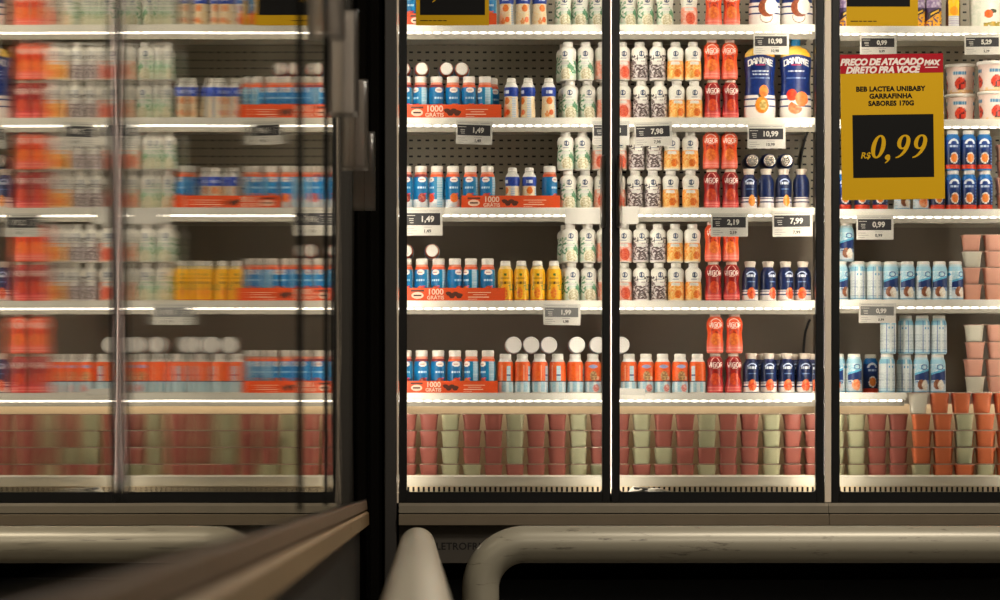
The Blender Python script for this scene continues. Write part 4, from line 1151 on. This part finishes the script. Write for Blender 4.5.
def price_sign(x0, x1, y0, y1, Ys, box, price, dig_h, dig_x, dig_y, label, header=None, body=None, tilt=0.0):
    """paper sign; every measure in photo pixels on its own plane"""
    cx, cy = (x0+x1)/2, (y0+y1)/2; s = k*Ys/D0
    root = empty('price_sign', (X(cx, Ys), Ys, Z(cy, Ys))); root.rotation_euler = (0, tilt, 0)
    def L(px, py): return ((px-cx)*s, -(py-cy)*s)
    def rect(name, a, b_, c, d, m, y, t=.0004):
        q = MB(); p, r = L(a, b_), L(c, d); q.box(p[0], r[0], y-t, y, p[1], r[1]); return q.build(name, m, root)
    rect('paper', x0, y0, x1, y1, M['sign_yellow'], .0006, .0008)
    rect('price_field', *box, M['sign_black'], -.0003, .0003)
    me, w = numerals(price, dig_h*s); p = L(dig_x, dig_y)
    link('price', me, M['sign_yellow'], root, (p[0], -.0009, p[1]))
    if header:
        rect('header_band', x0, y0, x1, header, M['sign_red'], -.0003, .0003)
        for txt, px, py, sz, sp in (('PREÇO DE ATACADO', 882.5, 62, 8.9, .93), ('DIRETO PRA VOCÊ', 883, 70, 8.9, .96), ('MAX', 932.2, 63.4, 7.0, .92)):
            p = L(px, py); link('header_lettering', text_mesh(txt, sz*s, .25, .0014, spacing=sp, depth=.0001), M['sign_white'], root, (p[0], -.0008, p[1]))
        q = MB(); p, r = L(926, 67.4), L(938.5, 68.3); q.box(p[0], r[0], -.0007, -.0004, p[1], r[1]); q.build('logo_underline', M['sign_white'], root)
        for txt, px, py, sz in (('BEB LACTEA UNIBABY', 891, 89, 6.65), ('GARRAFINHA', 891, 96.2, 6.65), ('SABORES 170G', 891.5, 103.4, 6.65)):
            p = L(px, py); link('product_lettering', text_mesh(txt, sz*s, 0, .0010, spacing=1.05, depth=.0001), M['sign_black'], root, (p[0], -.0005, p[1]))
        p = L(865, 155.4); link('currency_lettering', text_mesh('R$', 8.6*s, .2, .0005, depth=.0001), M['sign_yellow'], root, (p[0], -.0009, p[1]))
    else:
        p, r = L(x0+4, y1-5.2), L(x0+(x1-x0)*.42, y1-4.3)
        q = MB(); 
        for a, c in ((0, .3), (.33, .45), (.49, .62), (.66, .84), (.87, 1)): q.box(p[0] + (r[0]-p[0])*a, p[0] + (r[0]-p[0])*c, -.0006, -.0003, p[1], r[1])
        q.build('fine_print', M['sign_black'], root)
    tag(root, label, 'sign', 'yellow price signs'); return root
price_sign(841, 944, 54, 199.5, 10.712, (852.5, 114.5, 933.5, 177.5), '0,99', 24, 869, 158.5, 'large yellow 0,99 price sign with red header stuck on the end door', header=73.2, tilt=-.014)
price_sign(416, 489, -95, 25.4, 10.712, (420, -40, 485, 15), '1,49', 20, 421.5, -1.5, 'yellow price sign above the corner door shelf of small cream bottles')
price_sign(846.5, 918, -95, 26, 10.712, (846.8, -50, 910, 6.6), '0,99', 20, 858, -12, 'yellow price sign on the end refrigerator top shelf next to purple bottles')

# ------------------------------------------------------------------ loose things inside
def cord(pts, r, label):
    p = [Vector(q) for q in pts]; out = []
    for i in range(len(p)-1):
        a, b_, c, d = p[max(i-1, 0)], p[i], p[i+1], p[min(i+2, len(p)-1)]
        for j in range(8):
            t = j/8; out.append(.5*((2*b_) + (c-a)*t + (2*a-5*b_+4*c-d)*t*t + (3*b_-a-3*c+d)*t**3))
    out.append(p[-1])
    b = MB(); b.tube(out, r, 10); tag(b.build('power_cord', M['cable']), label, 'cord', 'black cords inside the refrigerator')
yc = YB - .03
cord([(X(811, yc), yc, Z(130, yc)), (X(807, yc), yc-.01, Z(133, yc)), (X(803, yc), yc-.01, Z(146, yc)), (X(800, yc), yc, Z(166, yc)), (X(799, yc), yc, Z(205, yc))], .004, 'black cord hanging behind the navy bottles on the third shelf')
cord([(X(810, yc), yc, Z(320, yc)), (X(807, yc), yc-.01, Z(326, yc)), (X(804, yc), yc-.01, Z(340, yc)), (X(802, yc), yc, Z(388, yc))], .004, 'black cord hanging behind the navy bottles on the fifth shelf')
# torn paper lying on the grille
yq = 10.790; zq = Z(492.0, 10.79)
root = empty('paper_scrap', (X(650, yq), yq, zq))
b = MB(); s = .003
P = [(-22, 0), (-17, 5.6), (-8, 4.4), (2, 3.6), (12, 2.6), (21, .4), (8, -.2), (-8, -.2)]
top = [(p[0]*s, -.006 + .010*(i % 2), p[1]*s + .0012) for i, p in enumerate(P)]
c = (-4*s, .002, 2.2*s + .001)
for i in range(len(top)): b.face([c, top[i], top[(i+1) % len(top)]])
ob = b.build('sheet', M['paper'], root)
md = ob.modifiers.new('thick', 'SOLIDIFY'); md.thickness = .0008
b = MB(); b.face([(-17*s, -.0085, 5.0*s), (-10*s, -.0075, 4.2*s), (-11*s, -.0085, 2.2*s), (-16*s, -.009, 2.6*s)]); b.face([(-8*s, -.008, 3.4*s), (-2*s, -.0075, 3.0*s), (-3*s, -.008, 1.6*s), (-8*s, -.0085, 1.8*s)])
ob = b.build('dark_print', M['ink'], root); md = ob.modifiers.new('thick', 'SOLIDIFY'); md.thickness = .0006
tag(root, 'crumpled printed paper scrap lying at the foot of the middle door', 'paper')

# ------------------------------------------------------------------ the shop around it
def room_box(name, x0, x1, y0, y1, z0, z1, m):
    b = MB(); b.box(x0, x1, y0, y1, z0, z1); o = b.build(name, m); o['kind'] = 'structure'; return o
RX0, RX1, RY0, RY1, RZ = -1.25, 5.2, -2.6, 11.45, 3.3
room_box('floor', RX0-.1, RX1+.1, RY0-.1, RY1+.1, -.1, 0, M['floor'])
room_box('ceiling', RX0-.1, RX1+.1, RY0-.1, RY1+.1, RZ, RZ+.1, M['wall'])
room_box('wall_back', RX0-.1, RX1+.1, RY1, RY1+.1, 0, RZ, M['wall'])
room_box('wall_left', RX0-.1, RX0, RY0, RY1, 0, RZ, M['wall'])
room_box('wall_right', RX1, RX1+.1, RY0, RY1, 0, RZ, M['wall'])
room_box('wall_front', RX0-.1, RX1+.1, RY0-.1, RY0, 0, RZ, M['wall'])

def lamp(name, loc, sx, sy, power, color, rot=(0, 0, 0)):
    l = bpy.data.lights.new(name, 'AREA'); l.shape = 'RECTANGLE'; l.size = sx; l.size_y = sy; l.energy = power; l.color = color
    o = bpy.data.objects.new(name, l); COL.objects.link(o); o.location = loc; o.rotation_euler = rot; return o
lamp('ceiling_lamp', (1.6, 8.9, RZ-.02), 1.4, .3, 95, (1.0, .9, .76))
lamp('ceiling_lamp', (1.4, 5.0, RZ-.02), .3, 1.4, 95, (1.0, .9, .76))
lamp('ceiling_lamp', (2.2, 2.5, RZ-.02), .3, 1.4, 65, (1.0, .9, .76))

w = bpy.data.worlds.new('shop_air'); SC.world = w; w.use_nodes = True
w.node_tree.nodes['Background'].inputs[0].default_value = (.10, .09, .075, 1); w.node_tree.nodes['Background'].inputs[1].default_value = .3

cam = bpy.data.cameras.new('camera'); co = bpy.data.objects.new('camera', cam); COL.objects.link(co)
co.location = (0, 0, ZC); co.rotation_euler = (PI/2, 0, 0)
cam.sensor_width = 36; cam.lens = 36 * (D0/k) / 1000; cam.shift_x = .075; cam.shift_y = .182
cam.clip_start = .05; cam.clip_end = 60
cam.dof.use_dof = True; cam.dof.focus_distance = 10.86; cam.dof.aperture_fstop = 6.2
SC.camera = co
SC.view_settings.view_transform = 'Standard'; SC.view_settings.look = 'None'; SC.view_settings.gamma = 1; SC.view_settings.exposure = -0.1
SC.view_settings.use_curve_mapping = False
SC.cycles.max_bounces = 8; SC.cycles.transparent_max_bounces = 16; SC.cycles.use_denoising = True; SC.cycles.caustics_reflective = False
SC.cycles.sample_clamp_indirect = 4.0
